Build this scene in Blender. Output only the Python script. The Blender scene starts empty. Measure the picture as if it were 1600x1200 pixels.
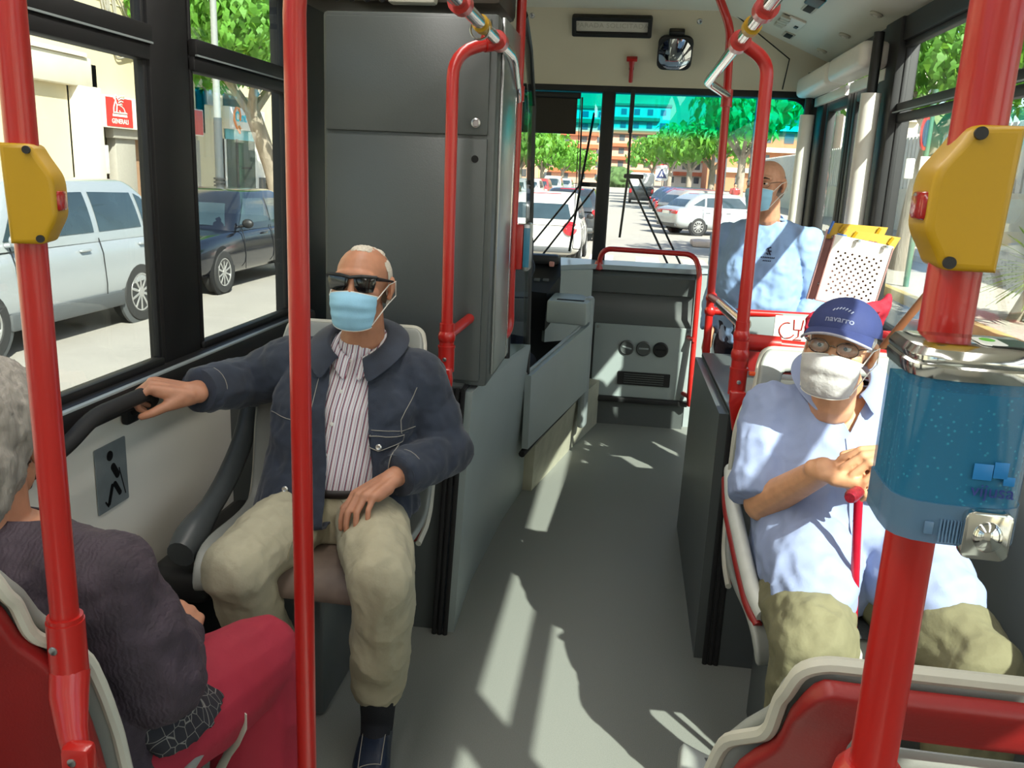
import bpy, bmesh, math, random
from mathutils import Vector, Matrix, noise, Quaternion
V = Vector
R = math.radians
PI = math.pi
random.seed(7)
sc = bpy.context.scene
COL = sc.collection
# ------------------------------------------------------------------ camera
cd = bpy.data.cameras.new('camera'); cd.sensor_width = 36.0; cd.lens = 36.0 * 1336 / 1600
cd.clip_start = 0.02; cd.clip_end = 1500
cam = bpy.data.objects.new('camera', cd); COL.objects.link(cam)
rt = V((0.98983323, 0.07403856, -0.12144329)); dn = V((-0.04312067, 0.96985893, 0.2398213)); fw = V((0.13553888, -0.23214638, 0.96319119))
cx = V((rt[0], fw[0], -dn[0])); cy = -V((rt[1], fw[1], -dn[1])); cz = -V((rt[2], fw[2], -dn[2]))
cam.matrix_world = Matrix(((cx[0], cy[0], cz[0], 0), (cx[1], cy[1], cz[1], 0), (cx[2], cy[2], cz[2], 1.55), (0, 0, 0, 1)))
sc.camera = cam
# ------------------------------------------------------------------ light
sc.view_settings.view_transform = 'Standard'; sc.view_settings.look = 'None'
sc.view_settings.gamma = 1.0; sc.view_settings.use_curve_mapping = False
sc.view_settings.exposure = 1.3
w = bpy.data.worlds.new('sky'); sc.world = w; w.use_nodes = True
nt = w.node_tree; bg = nt.nodes['Background']
sk = nt.nodes.new('ShaderNodeTexSky'); sk.sky_type = 'NISHITA'; sk.sun_disc = False
sk.sun_elevation = R(40); sk.sun_rotation = R(144); sk.dust_density = 1.5
nt.links.new(sk.outputs[0], bg.inputs[0]); bg.inputs[1].default_value = 0.16
sl = bpy.data.lights.new('sun', 'SUN'); sl.energy = 7.3; sl.angle = R(0.6); sl.color = (1.0, 0.95, 0.87)
so = bpy.data.objects.new('sun', sl); COL.objects.link(so)
SD = V((1.0, -1.37, 1.44)).normalized(); so.rotation_euler = SD.to_track_quat('Z', 'Y').to_euler(); so.location = SD * 30
# two out-of-view area lamps added as interior fill, left one stronger
for lx in (-0.62, 0.45):
    al = bpy.data.lights.new('ceiling_fill_lamp', 'AREA'); al.shape = 'RECTANGLE'; al.size = 0.16; al.size_y = 5.6
    al.energy = 9.5 * (1.8 if lx < 0 else .7); al.color = (1.0, 0.96, 0.9)
    ao = bpy.data.objects.new('ceiling_fill_lamp', al); COL.objects.link(ao); ao.location = (lx, 0.1, 2.455)

# ------------------------------------------------------------------ helpers
WORLD = {}
def lin(c):
    if isinstance(c, str):
        c = tuple(int(c[i:i+2], 16) / 255 for i in (0, 2, 4))
    return tuple((x / 12.92 if x <= 0.04045 else ((x + 0.055) / 1.055) ** 2.4) for x in c)
def pm(name, col, rough=0.5, metal=0.0, var=0.08, scale=20.0, bump=0.0, bscale=None, coat=0.0, stretch=None, dist=0.01, sheen=0.0):
    """principled material with a procedural colour variation and an optional procedural bump"""
    m = bpy.data.materials.new(name); m.use_nodes = True
    t = m.node_tree; b = t.nodes['Principled BSDF']; L = t.links.new
    tc = t.nodes.new('ShaderNodeTexCoord'); mp = t.nodes.new('ShaderNodeMapping')
    L(tc.outputs['Object'], mp.inputs[0])
    if stretch: mp.inputs['Scale'].default_value = stretch
    n = t.nodes.new('ShaderNodeTexNoise'); n.inputs['Scale'].default_value = scale; n.inputs['Detail'].default_value = 4
    L(mp.outputs[0], n.inputs['Vector'])
    r = t.nodes.new('ShaderNodeValToRGB'); c = lin(col)
    r.color_ramp.elements[0].position = 0.25; r.color_ramp.elements[1].position = 0.75
    r.color_ramp.elements[0].color = (*[x * (1 - var) for x in c], 1); r.color_ramp.elements[1].color = (*[min(1, x * (1 + var)) for x in c], 1)
    L(n.outputs[0], r.inputs[0]); L(r.outputs[0], b.inputs['Base Color'])
    b.inputs['Roughness'].default_value = rough; b.inputs['Metallic'].default_value = metal
    b.inputs['Coat Weight'].default_value = coat; b.inputs['Coat Roughness'].default_value = 0.12
    if sheen: b.inputs['Sheen Weight'].default_value = sheen
    if bump:
        n2 = t.nodes.new('ShaderNodeTexNoise'); n2.inputs['Scale'].default_value = bscale or scale * 3; n2.inputs['Detail'].default_value = 5
        L(mp.outputs[0], n2.inputs['Vector'])
        bp = t.nodes.new('ShaderNodeBump'); bp.inputs['Strength'].default_value = bump; bp.inputs['Distance'].default_value = dist
        L(n2.outputs[0], bp.inputs['Height']); L(bp.outputs[0], b.inputs['Normal'])
    return m
def pick(m, kind): return next(n for n in m.node_tree.nodes if n.bl_idname == kind)
def glassm(name, tint, gloss=0.06, rough=0.0):
    m = bpy.data.materials.new(name); m.use_nodes = True
    t = m.node_tree; t.nodes.clear(); L = t.links.new
    o = t.nodes.new('ShaderNodeOutputMaterial'); tr = t.nodes.new('ShaderNodeBsdfTransparent'); g = t.nodes.new('ShaderNodeBsdfGlossy')
    mx = t.nodes.new('ShaderNodeMixShader'); fr = t.nodes.new('ShaderNodeLayerWeight'); mul = t.nodes.new('ShaderNodeMath')
    mul.operation = 'MULTIPLY_ADD'; mul.inputs[1].default_value = 0.2; mul.inputs[2].default_value = gloss
    fr.inputs[0].default_value = 0.25
    tr.inputs[0].default_value = (*tint, 1); g.inputs['Roughness'].default_value = rough
    L(fr.outputs['Facing'], mul.inputs[0]); L(mul.outputs[0], mx.inputs[0]); L(tr.outputs[0], mx.inputs[1]); L(g.outputs[0], mx.inputs[2]); L(mx.outputs[0], o.inputs[0])
    return m
def frame(o, xd, zd):
    """matrix with origin o, local X along xd, local Z close to zd"""
    x = V(xd).normalized(); z = V(zd); z = (z - x * z.dot(x)).normalized(); y = z.cross(x)
    return Matrix(((x[0], y[0], z[0], o[0]), (x[1], y[1], z[1], o[1]), (x[2], y[2], z[2], o[2]), (0, 0, 0, 1)))
def fillet(pts, rad, k=6):
    """polyline with rounded corners"""
    pts = [V(p) for p in pts]; out = [pts[0]]
    for i in range(1, len(pts) - 1):
        a, b, c = pts[i-1], pts[i], pts[i+1]; u = (a - b); v = (c - b)
        d = min(rad, u.length * .49, v.length * .49); p = b + u.normalized() * d; q = b + v.normalized() * d
        for j in range(k + 1):
            s = j / k; out.append(p * (1-s)**2 + b * 2*s*(1-s) + q * s*s)
    out.append(pts[-1]); return out
def tagit(o, label=None, cat=None, group=None, kind=None):
    if label: o['label'] = label
    if cat: o['category'] = cat
    if group: o['group'] = group
    if kind: o['kind'] = kind
    return o
def thing(name, label, cat, loc=(0, 0, 0), rz=0.0, group=None, local=False):
    o = bpy.data.objects.new(name, None); COL.objects.link(o); o.empty_display_size = 0.05
    o.location = loc; o.rotation_euler = (0, 0, rz)
    WORLD[o] = Matrix.Identity(4) if local else (Matrix.Translation(loc) @ Matrix.Rotation(rz, 4, 'Z')).inverted()
    return tagit(o, label, cat, group)
def link(name, me, mats, parent=None, smooth=40):
    for m in (mats if isinstance(mats, (list, tuple)) else [mats]): me.materials.append(m)
    o = bpy.data.objects.new(name, me); COL.objects.link(o)
    if smooth is not None:
        for p in me.polygons: p.use_smooth = True
        me.set_sharp_from_angle(angle=R(smooth))
    if parent:
        root = parent
        while root.parent: root = root.parent
        WORLD.setdefault(root, Matrix.Identity(4))
        me.transform(WORLD[root]); o.parent = parent
    else:
        xs = [v.co for v in me.vertices]
        c = V(((min(v[0] for v in xs) + max(v[0] for v in xs)) / 2, (min(v[1] for v in xs) + max(v[1] for v in xs)) / 2, min(v[2] for v in xs)))
        me.transform(Matrix.Translation(-c)); o.location = c; WORLD[o] = Matrix.Translation(-c)
    return o
class MB:
    def __init__(s): s.bm = bmesh.new(); s.mi = 0
    def _fin(s, vs, M):
        if M is not None: bmesh.ops.transform(s.bm, matrix=M, verts=vs)
        if s.mi:
            for v in vs:
                for f in v.link_faces: f.material_index = s.mi
        return s
    def box(s, c, d, bev=0.0, M=None, seg=2, rz=0.0):
        r = bmesh.ops.create_cube(s.bm, size=1.0); vs = r['verts']
        bmesh.ops.scale(s.bm, vec=d, verts=vs)
        if bev:
            es = list({e for v in vs for e in v.link_edges})
            q = bmesh.ops.bevel(s.bm, geom=es, offset=min(bev, min(d) * .49), segments=seg, affect='EDGES', profile=.5)
            vs = list({v for v in q['verts']} | {v for v in vs if v.is_valid})
        m = Matrix.Translation(c) @ Matrix.Rotation(rz, 4, 'Z')
        return s._fin(vs, (M @ m) if M is not None else m)
    def rings(s, rings, caps=True, closed=True, M=None):
        rows = [[s.bm.verts.new(V(p)) for p in r] for r in rings]; n = len(rows[0])
        for a, b in zip(rows, rows[1:]):
            for i in range(n if closed else n - 1):
                j = (i + 1) % n
                s.bm.faces.new((a[i], a[j], b[j], b[i]))
        if caps:
            s.bm.faces.new(rows[0][::-1]); s.bm.faces.new(rows[-1])
        return s._fin([v for r in rows for v in r], M)
    def tube(s, pts, r, n=14, closed=False, M=None, caps=True, flat=1.0, up=None):
        pts = [V(p) for p in pts]; N = len(pts); rr = r if isinstance(r, (list, tuple)) else [r] * N
        T = []
        for i in range(N):
            if closed: t = pts[(i+1) % N] - pts[i-1]
            else: t = pts[min(i+1, N-1)] - pts[max(i-1, 0)]
            T.append(t.normalized())
        u = V(up) if up else (V((0, 0, 1)) if abs(T[0].z) < .9 else V((0, 1, 0)))
        rings = []
        for i in range(N):
            u = (u - T[i] * u.dot(T[i])).normalized(); v = T[i].cross(u)
            rings.append([pts[i] + (u * math.cos(2*PI*k/n) * rr[i] + v * math.sin(2*PI*k/n) * rr[i] * flat) for k in range(n)])
        if closed: rings.append(rings[0]); caps = False
        s.rings(rings, caps=caps, M=M)
        if closed: bmesh.ops.remove_doubles(s.bm, verts=s.bm.verts, dist=1e-6)
        return s
    def cyl(s, p0, p1, r0, r1=None, n=20, M=None):
        return s.tube([p0, p1], [r0, r0 if r1 is None else r1], n=n, M=M)
    def lathe(s, prof, M=None, n=28, caps=True):
        return s.rings([[(r * math.cos(2*PI*k/n), r * math.sin(2*PI*k/n), z) for k in range(n)] for r, z in prof], caps=caps, M=M)
    def ell(s, c, rad, M=None, u=20, v=12, rot=None):
        q = bmesh.ops.create_uvsphere(s.bm, u_segments=u, v_segments=v, radius=1.0)
        m = Matrix.Translation(c) @ (rot.to_4x4() if rot is not None else Matrix.Identity(4)) @ Matrix.Diagonal((*rad, 1))
        return s._fin(q['verts'], (M @ m) if M is not None else m)
    def prism(s, poly, d, M=None, bev=0.0):
        """poly in local XY, extruded along local +Z by d"""
        a = [s.bm.verts.new((x, y, 0)) for x, y in poly]; b = [s.bm.verts.new((x, y, d)) for x, y in poly]; n = len(a)
        f0 = s.bm.faces.new(a[::-1]); f1 = s.bm.faces.new(b)
        for i in range(n): s.bm.faces.new((a[i], a[(i+1) % n], b[(i+1) % n], b[i]))
        vs = a + b
        if bev:
            es = list({e for v in vs for e in v.link_edges})
            q = bmesh.ops.bevel(s.bm, geom=es, offset=bev, segments=2, affect='EDGES', profile=.5)
            vs = list(set(q['verts']) | {v for v in vs if v.is_valid})
        return s._fin(vs, M)
    def quad(s, *ps, th=0.0):
        vs = [s.bm.verts.new(V(p)) for p in ps]; s.bm.faces.new(vs)
        return s._fin(vs, None)
    def slab(s, ps, th, bev=0.0):
        """polygon through 3-D points thickened along its normal by th"""
        ps = [V(p) for p in ps]; n = V((0, 0, 0))
        for i in range(len(ps)):
            n += ps[i].cross(ps[(i+1) % len(ps)])
        n = n.normalized() * th
        s.rings([[p for p in ps], [p + n for p in ps]])
        if bev:
            s.bm.verts.ensure_lookup_table(); vs = s.bm.verts[-2*len(ps):]
            bmesh.ops.bevel(s.bm, geom=list({e for v in vs for e in v.link_edges}), offset=bev, segments=3, affect='EDGES', profile=.5)
        return s
    def mesh(s, name='m'):
        bmesh.ops.recalc_face_normals(s.bm, faces=s.bm.faces)
        me = bpy.data.meshes.new(name); s.bm.to_mesh(me); s.bm.free(); return me
    def build(s, name, mats, parent=None, smooth=40):
        return link(name, s.mesh(name), mats, parent, smooth)
def evalmesh(o):
    dg = bpy.context.evaluated_depsgraph_get(); dg.update()
    me = bpy.data.meshes.new_from_object(o.evaluated_get(dg)); d = o.data
    bpy.data.objects.remove(o)
    if isinstance(d, bpy.types.Mesh): bpy.data.meshes.remove(d)
    else: bpy.data.curves.remove(d)
    me.materials.clear(); return me
def text(name, s, size, m, M, parent=None, ext=0.001, align='CENTER', space=1.0, bold=0.0, sx=1.0):
    c = bpy.data.curves.new(name, 'FONT'); c.body = s; c.size = size; c.extrude = ext; c.align_x = align; c.align_y = 'CENTER'
    c.space_character = space; c.offset = bold; c.resolution_u = 3
    o = bpy.data.objects.new(name, c); COL.objects.link(o); me = evalmesh(o); me.transform(Matrix.Diagonal((sx, 1, 1, 1))); me.transform(M)
    return link(name, me, m, parent, None)
def plate(name, loops, d, bev, m, M, parent=None, smooth=40, res=1):
    """flat plate with holes: first loop is the outline (local XY), extruded to thickness d"""
    c = bpy.data.curves.new(name, 'CURVE'); c.dimensions = '2D'; c.fill_mode = 'BOTH'; c.extrude = max(d / 2 - bev, 1e-5); c.bevel_depth = bev; c.bevel_resolution = res
    c.offset = -bev
    for lp in loops:
        sp = c.splines.new('POLY'); sp.points.add(len(lp) - 1); sp.use_cyclic_u = True
        for p, q in zip(sp.points, lp): p.co = (q[0], q[1], 0, 1)
    o = bpy.data.objects.new(name, c); COL.objects.link(o); me = evalmesh(o); me.transform(M)
    return link(name, me, m, parent, smooth)
def rrect(w, h, r, k=4, cx=0, cy=0):
    out = []
    for sx, sy, a in ((1, 1, 0), (-1, 1, 90), (-1, -1, 180), (1, -1, 270)):
        for j in range(k + 1):
            t = R(a + 90 * j / k); out.append((cx + sx * (w/2 - r) + r * math.cos(t), cy + sy * (h/2 - r) + r * math.sin(t)))
    return out
def dup(root, loc, rz=0.0, label=None, group=None, scale=None):
    def cp(o, par):
        c = o.copy(); COL.objects.link(c)
        if par: c.parent = par
        for ch in o.children: cp(ch, c)
        return c
    r = cp(root, None); r.location = loc; r.rotation_euler = (0, 0, rz)
    if label: r['label'] = label
    if group: r['group'] = group
    if scale: r.scale = scale
    return r
# organic surfaces: overlapping tapered limbs joined into one continuous skin
def cap_rings(p0, r0, p1, r1, n=14, flat=False):
    p0 = V(p0); p1 = V(p1); t = (p1 - p0); t = t.normalized() if t.length > 1e-6 else V((0, 0, 1))
    u = t.orthogonal().normalized(); v = t.cross(u); rg = []
    def ring(c, r): rg.append([c + (u * math.cos(2*PI*k/n) + v * math.sin(2*PI*k/n)) * r for k in range(n)])
    if flat: ring(p0, r0); ring(p1, r1)
    else:
        for a in (80, 55, 28, 0): ring(p0 - t * r0 * math.sin(R(a)), r0 * math.cos(R(a)))
        for a in (0, 28, 55, 80): ring(p1 + t * r1 * math.sin(R(a)), r1 * math.cos(R(a)))
    return rg
def organ(prims, voxel=0.005, it=4, fac=0.5):
    b = MB()
    for p in prims:
        k = p[0]
        if k == 'c': b.rings(cap_rings(*p[1:5]))
        elif k == 'f': b.rings(cap_rings(*p[1:5], flat=True))
        elif k == 'ch':
            pts = p[1]; rs = p[2]
            for i in range(len(pts) - 1): b.rings(cap_rings(pts[i], rs[i], pts[i+1], rs[i+1]))
        elif k == 'e': b.ell(p[1], p[2], rot=(p[3] if len(p) > 3 else None))
        elif k == 'l':      # loft of elliptic rings (centre, half-axis u, half-axis v)
            rg = []
            for c, u, v in p[1]:
                c = V(c); u = V(u); v = V(v)
                rg.append([c + u * (abs(math.cos(a)) ** .85 * (1 if math.cos(a) >= 0 else -1)) + v * (abs(math.sin(a)) ** .85 * (1 if math.sin(a) >= 0 else -1)) for a in [2*PI*i/24 for i in range(24)]])
            b.rings(rg)
    me = b.mesh('tmp'); o = bpy.data.objects.new('tmp', me); COL.objects.link(o)
    r = o.modifiers.new('r', 'REMESH'); r.mode = 'VOXEL'; r.voxel_size = voxel
    if it: s = o.modifiers.new('s', 'SMOOTH'); s.factor = fac; s.iterations = it
    return evalmesh(o)
def warp(me, amp, scale, seed=0.0, stretch=(1, 1, 1), mask=None):
    """fold a cloth surface: moves vertices along their normals"""
    me.update(); ns = [v.normal.copy() for v in me.vertices]
    for v, n in zip(me.vertices, ns):
        p = V((v.co[0] * stretch[0], v.co[1] * stretch[1], v.co[2] * stretch[2])) * scale + V((seed, seed * 1.7, -seed))
        a = noise.noise(p) + 0.5 * noise.noise(p * 2.1)
        a = (.45 - abs(a) * 2) * amp
        if mask: a *= mask(v.co)
        v.co += n * a
    return me
def cut(me, co, no, inner=True, pred=None):
    """removes what lies on the +no side of the plane"""
    bm = bmesh.new(); bm.from_mesh(me)
    bmesh.ops.bisect_plane(bm, geom=bm.verts[:] + bm.edges[:] + bm.faces[:], dist=1e-6, plane_co=co, plane_no=no, clear_outer=True)
    bm.to_mesh(me); bm.free(); return me
def split_del(me, planes, pred):
    """cuts along planes without removing, then drops the faces whose centre satisfies pred"""
    bm = bmesh.new(); bm.from_mesh(me)
    for co, no in planes:
        bmesh.ops.bisect_plane(bm, geom=bm.verts[:] + bm.edges[:] + bm.faces[:], dist=1e-6, plane_co=co, plane_no=no)
    bm.normal_update()
    bmesh.ops.delete(bm, geom=[f for f in bm.faces if pred(f.calc_center_median(), f.normal)], context='FACES')
    bm.to_mesh(me); bm.free(); return me
def solid(me, th, off=1.0):
    o = bpy.data.objects.new('tmp', me); COL.objects.link(o); s = o.modifiers.new('s', 'SOLIDIFY'); s.thickness = th; s.offset = off
    return evalmesh(o)
# ------------------------------------------------------------------ materials
M = {}
M['red'] = pm('red_enamel', 'ac1c16', .32, var=.05, scale=8, coat=.3)
M['redp'] = pm('red_plastic', '861a19', .42, var=.06, scale=6, bump=.05, bscale=300)
M['chrome'] = pm('chrome', 'dcdcd8', .12, 1.0, var=.03)
M['steel'] = pm('brushed_steel', 'a8acac', .32, 1.0, var=.08, scale=40, stretch=(1, 1, .05))
M['black'] = pm('black_plastic', '191a1b', .5, var=.12, scale=12)
M['frame'] = pm('black_window_frame', '121213', .55, var=.15, scale=9)
M['rubber'] = pm('black_rubber', '141414', .75, var=.1)
M['cream'] = pm('cream_panel', 'e6e2d4', .5, var=.03, scale=3)
M['header'] = pm('beige_header', 'cdc6b0', .55, var=.04, scale=3)
M['cove'] = pm('cove_panel', 'd9d7ca', .45, var=.03, scale=3)
M['dgrey'] = pm('dark_grey_panel', '4e5352', .36, var=.05, scale=3, bump=.06, bscale=260)
M['grey'] = pm('grey_panel', '95a09e', .42, var=.05, scale=4, bump=.05, bscale=300)
M['lgrey'] = pm('light_grey_panel', '8d9696', .4, var=.05, scale=4)
M['seatg'] = pm('grey_seat_plastic', '8a8d87', .45, var=.05, scale=5, bump=.05, bscale=240)
M['seatd'] = pm('dark_seat_cover', '35383a', .8, var=.15, scale=30, bump=.2, bscale=200)
M['trim'] = pm('pale_edging', 'b9b7a9', .5, var=.04)
M['white'] = pm('white_plastic', 'dedbd2', .4, var=.03)
M['yellow'] = pm('yellow_plastic', 'b28a05', .4, var=.05, scale=6)
M['floor'] = pm('speckled_floor', '7c7f79', .55, var=.22, scale=420, bump=.12, bscale=420, dist=.002)
M['base'] = pm('stained_step_base', 'a5a491', .6, var=.16, scale=9)
M['screw'] = pm('screw_metal', 'b0b0b0', .3, 1.0)
M['hole'] = pm('dark_hole', '070707', .8)
M['navy'] = pm('navy_fabric', '1d2338', .85, var=.15, scale=60, bump=.2)
M['sticker'] = pm('grey_sign', '8c9494', .35, .3, var=.08, scale=30)
M['inkblack'] = pm('black_print', '0c0c0d', .5)
M['tealg'] = glassm('tinted_glass', (.80, .84, .82), .03)
M['pclear'] = glassm('clear_partition', (.9, .93, .92), .04)
M['brown'] = pm('brown_housing', '3a332a', .6, var=.12)
def windshield_mat():
    m = glassm('windscreen_glass', (.86, .89, .88), .03); t = m.node_tree; L = t.links.new
    tc = t.nodes.new('ShaderNodeTexCoord'); sx = t.nodes.new('ShaderNodeSeparateXYZ'); r = t.nodes.new('ShaderNodeValToRGB')
    mr = t.nodes.new('ShaderNodeMapRange'); mr.inputs['From Min'].default_value = 0; mr.inputs['From Max'].default_value = 1.1
    L(tc.outputs['Object'], sx.inputs[0]); L(sx.outputs['Z'], mr.inputs['Value']); L(mr.outputs[0], r.inputs[0])
    r.color_ramp.elements[0].position = .745; r.color_ramp.elements[0].color = (.86, .89, .88, 1)
    r.color_ramp.elements[1].position = .81; r.color_ramp.elements[1].color = (.02, .80, .98, 1)
    L(r.outputs[0], pick(m, 'ShaderNodeBsdfTransparent').inputs[0]); return m
M['wind'] = windshield_mat()
def S(o): o['kind'] = 'structure'; return o
# ------------------------------------------------------------------ shell of the bus
XL, XR, YB, YF, ZC = -1.285, 1.10, -3.2, 5.75, 2.50
S(MB().box(((XL+XR)/2, (YB+YF)/2, -.05), (XR-XL+.1, YF-YB+.1, .1)).build('floor', M['floor']))
b = MB().box((XL-.03, (YB+3.5)/2, .475), (.06, 3.5-YB, .95)).box((XL-.03, 4.62, .5), (.06, 2.26, 1.0))
S(b.build('wall_left', M['cream']))
b = MB().box((XR+.03, (YB+4.22)/2, .475), (.06, 4.22-YB, .95)); S(b.build('wall_right', M['lgrey']))
S(MB().box(((XL+XR)/2, YB-.03, 1.2), (XR-XL+.2, .06, 2.7)).build('wall_back', M['cream']))
b = MB().box(((XL+XR)/2 - .15, (YB+YF)/2, ZC+.03), (1.75, YF-YB+.1, .06))
b.slab([(-.98, YB, ZC+.01), (-.98, YF+.05, ZC+.01), (XL-.06, YF+.05, 2.2), (XL-.06, YB, 2.2)], .05)
S(b.build('ceiling', M['cove']))
b = MB(); b.slab([(.42, YB, 2.505), (.42, 5.55, 2.505), (1.16, 5.72, 2.24), (1.16, YB, 2.24)], -.05)
S(b.build('trim_1', M['cove']))
# header over the windscreen
b = MB(); b.slab([(XL, 5.73, 2.07), (1.14, 5.73, 2.07), (1.14, 5.36, 2.52), (XL, 5.36, 2.52)], -.05)
S(b.build('trim_2', M['header']))
b = MB(); b.tube([(.47, 5.335, 2.503), (.868, 5.54, 2.272), (.868, 5.675, 2.115)], .004, n=6); S(b.build('trim_3', M['rubber']))
# black pillars, rails and window surrounds, left side
def lbox(b, y0, y1, z0, z1, t=.05, x=XL): b.box((x - t/2 + .012, (y0+y1)/2, (z0+z1)/2), (t, y1-y0, z1-z0), .006)
b = MB(); lbox(b, 2.225, 2.43, .93, 2.26, .05); S(b.build('trim_4', M['frame']))
b = MB(); lbox(b, .22, .4, .93, 2.26, .06); lbox(b, -1.6, -1.42, .93, 2.26, .06); S(b.build('trim_5', M['frame']))
b = MB(); lbox(b, 3.14, 3.62, .0, 2.26, .06); S(b.build('trim_6', M['frame']))
b = MB(); b.box((XL+.015, (YB+3.3)/2, .945), (.09, 3.3-YB, .075), .02).box((XL-.02, (YB+YF)/2, 2.2), (.09, YF-YB, .12), .01); S(b.build('trim_7', M['frame']))
b = MB(); b.box((XL+.03, 1.5, .975), (.05, 3.3, .012), .005); S(b.build('trim_8', M['lgrey']))
def window(n, y0, y1, z0, z1, x, sgn, rail):
    g = MB().box((x + sgn*.004, (y0+y1)/2, (z0+z1)/2), (.006, y1-y0, z1-z0)).build('window_%d' % n, M['tealg']); S(g)
    f = MB(); w_ = .016
    for a, c in ((y0+w_/2, 1), (y1-w_/2, 1)): f.box((x, a, (z0+z1)/2), (.022, w_, z1-z0), .004)
    f.box((x, (y0+y1)/2, z0+.012), (.035, y1-y0, .024), .006); f.box((x, (y0+y1)/2, z1-.012), (.035, y1-y0, .024), .006)
    f.build('window_frame', M['frame'], g)
    if rail:
        r = MB(); r.box((x, (y0+y1)/2, rail-.022), (.03 if sgn > 0 else .05, y1-y0, .036 if sgn > 0 else .042), .006).box((x-sgn*.01, (y0+y1)/2, rail+.02), (.022 if sgn > 0 else .045, y1-y0, .036 if sgn > 0 else .05), .006)
        r.build('rail', M['frame'], g); MB().box((x - sgn*.03, (y0+y1)/2, rail), (.006, y1-y0, .005)).build('rail_seam', M['lgrey'], g)
    return g
window(1, .4, 2.21, .98, 2.15, XL, -1, 1.835)
window(2, 2.44, 3.14, .98, 2.15, XL, -1, 1.835)
window(3, -1.42, .22, .98, 2.15, XL, -1, 1.835)
window(4, -3.1, -1.6, .98, 2.15, XL, -1, 1.835)
window(5, 3.62, 5.45, 1.0, 2.15, XL, -1, None)
# lower left skirting
S(MB().box((XL+.06, 1.2, .16), (.12, 4.4, .32), .02).build('baseboard_left', M['black']))
# right side
b = MB(); b.box((XR+.0, 4.09, 1.1), (.09, .24, 2.3), .01); S(b.build('trim_9', M['frame']))
b = MB(); b.box((XR+.01, .165, 1.6), (.08, .17, 1.35), .01).box((XR+.01, -1.55, 1.6), (.08, .17, 1.35), .01); S(b.build('trim_10', M['frame']))
b = MB(); b.box((XR+.0, (YB+4.0)/2, .96), (.09, 4.0-YB, .05), .015).box((XR+.01, (YB+YF)/2, 2.2), (.08, YF-YB, .1), .01); S(b.build('trim_11', M['frame']))
window(6, .25, 3.98, .98, 2.15, XR, 1, 1.865)
window(7, -1.46, .08, .98, 2.15, XR, 1, 1.865)
window(8, -3.1, -1.64, .98, 2.15, XR, 1, 1.865)
# front wall, windscreen
S(MB().box(((XL+XR)/2, YF+.03, .48), (XR-XL+.12, .06, 1.0)).build('wall_front', M['dgrey']))
b = MB(); b.box(((XL+XR)/2, YF, 2.09), (XR-XL+.1, .1, .05), .01).box((-.185, YF, 1.53), (.085, .09, 1.14), .015)
b.box((1.09, YF, 1.6), (.1, .12, 1.4), .02).box((XL, 5.6, 1.6), (.1, .32, 1.4), .02).box(((XL+XR)/2, YF, .99), (XR-XL+.1, .07, .04), .01)
S(b.build('trim_12', M['frame']))
plg = []
for n, (x0, x1) in ((9, (XL+.04, -.226)), (10, (-.144, 1.045))):
    S(MB().box(((x0+x1)/2, YF+.01, 1.53), (x1-x0, .008, 1.1)).build('window_%d' % n, M['wind']))
# rounded upper corner of the windscreen surround
plate('trim_13', [[(0, 0), (-.13, 0), (-.128, -.012), (-.075, -.02), (-.04, -.04), (-.02, -.075), (-.012, -.128), (0, -.13)]], .02, .001, M['frame'], Matrix.Translation((1.045, YF-.015, 2.07)) @ Matrix.Rotation(R(90), 4, 'X'))['kind'] = 'structure'
# front door: two leaves with glass
d = thing('door_1', None, None, (XR, 4.85, 0)); d['kind'] = 'structure'; del d['kind']; S(d)
for y0, y1 in ((4.24, 4.80), (4.88, 5.44)):
    f = MB()
    for y in (y0+.03, y1-.03): f.box((XR+.02, y, 1.03), (.05, .06, 2.06), .01)
    for z in (.12, 2.02): f.box((XR+.02, (y0+y1)/2, z), (.05, y1-y0-.1, .1), .01)
    lf = f.build('door_leaf', M['frame'], d)
    MB().box((XR+.02, (y0+y1)/2, 1.07), (.008, y1-y0-.1, 1.82)).build('door_glass', M['tealg'], lf)
MB().box((XR+.01, 4.84, 1.03), (.03, .05, 2.06), .01).build('rubber_seal', M['rubber'], d)
S(MB().box((XR+.02, 5.56, 1.05), (.08, .2, 2.2), .01).build('trim_14', M['frame']))
# door motor covers and white door posts
for nm, yc, ln, lab in ((0, 5.2, .8, 'white motor cover above the front leaf of the door, nearer the windscreen'), (1, 4.42, .64, 'white motor cover above the rear leaf of the door, nearer the black pillar')):
    t = thing('door_motor_cover', lab, 'cover', (1.03, yc, 2.06), group='motor covers over the door')
    MB().box((1.0, yc, 2.115), (.13, ln, .115), .03, seg=3).build('housing', M['white'], t)
    MB().box((1.06, yc, 2.035), (.02, ln*.96, .05), .003).build('mounting_plate', M['white'], t)
for x, y, z0, z1, lab in ((1.0, 4.08, .35, 1.95, 'white tube on the black pillar behind the door'), (1.01, 5.55, .3, 1.96, 'white tube beside the windscreen edge in front of the door')):
    t = thing('door_post', lab, 'post', (x, y, z0), group='white door posts')
    MB().tube([(x, y, z0), (x, y, z1)], .042, n=20).build('sleeve', M['white'], t)
    MB().tube([(x, y, z1), (x, y, 2.2)], .022, n=14).build('rod', M['black'], t)
# unseen housings added for the fill lamps at the top of the script
for lx, lab in ((-.62, 'long added housing of the left ceiling fill lamp above the windows'), (.45, 'long added housing of the right ceiling fill lamp')):
    MB().box((lx, .1, 2.485), (.2, 5.8, .04), .01).build('ceiling_fill_lamp', M['white'])
    o = COL.objects[-1]; tagit(o, lab, 'lamp', 'added ceiling fill lamps')
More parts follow.
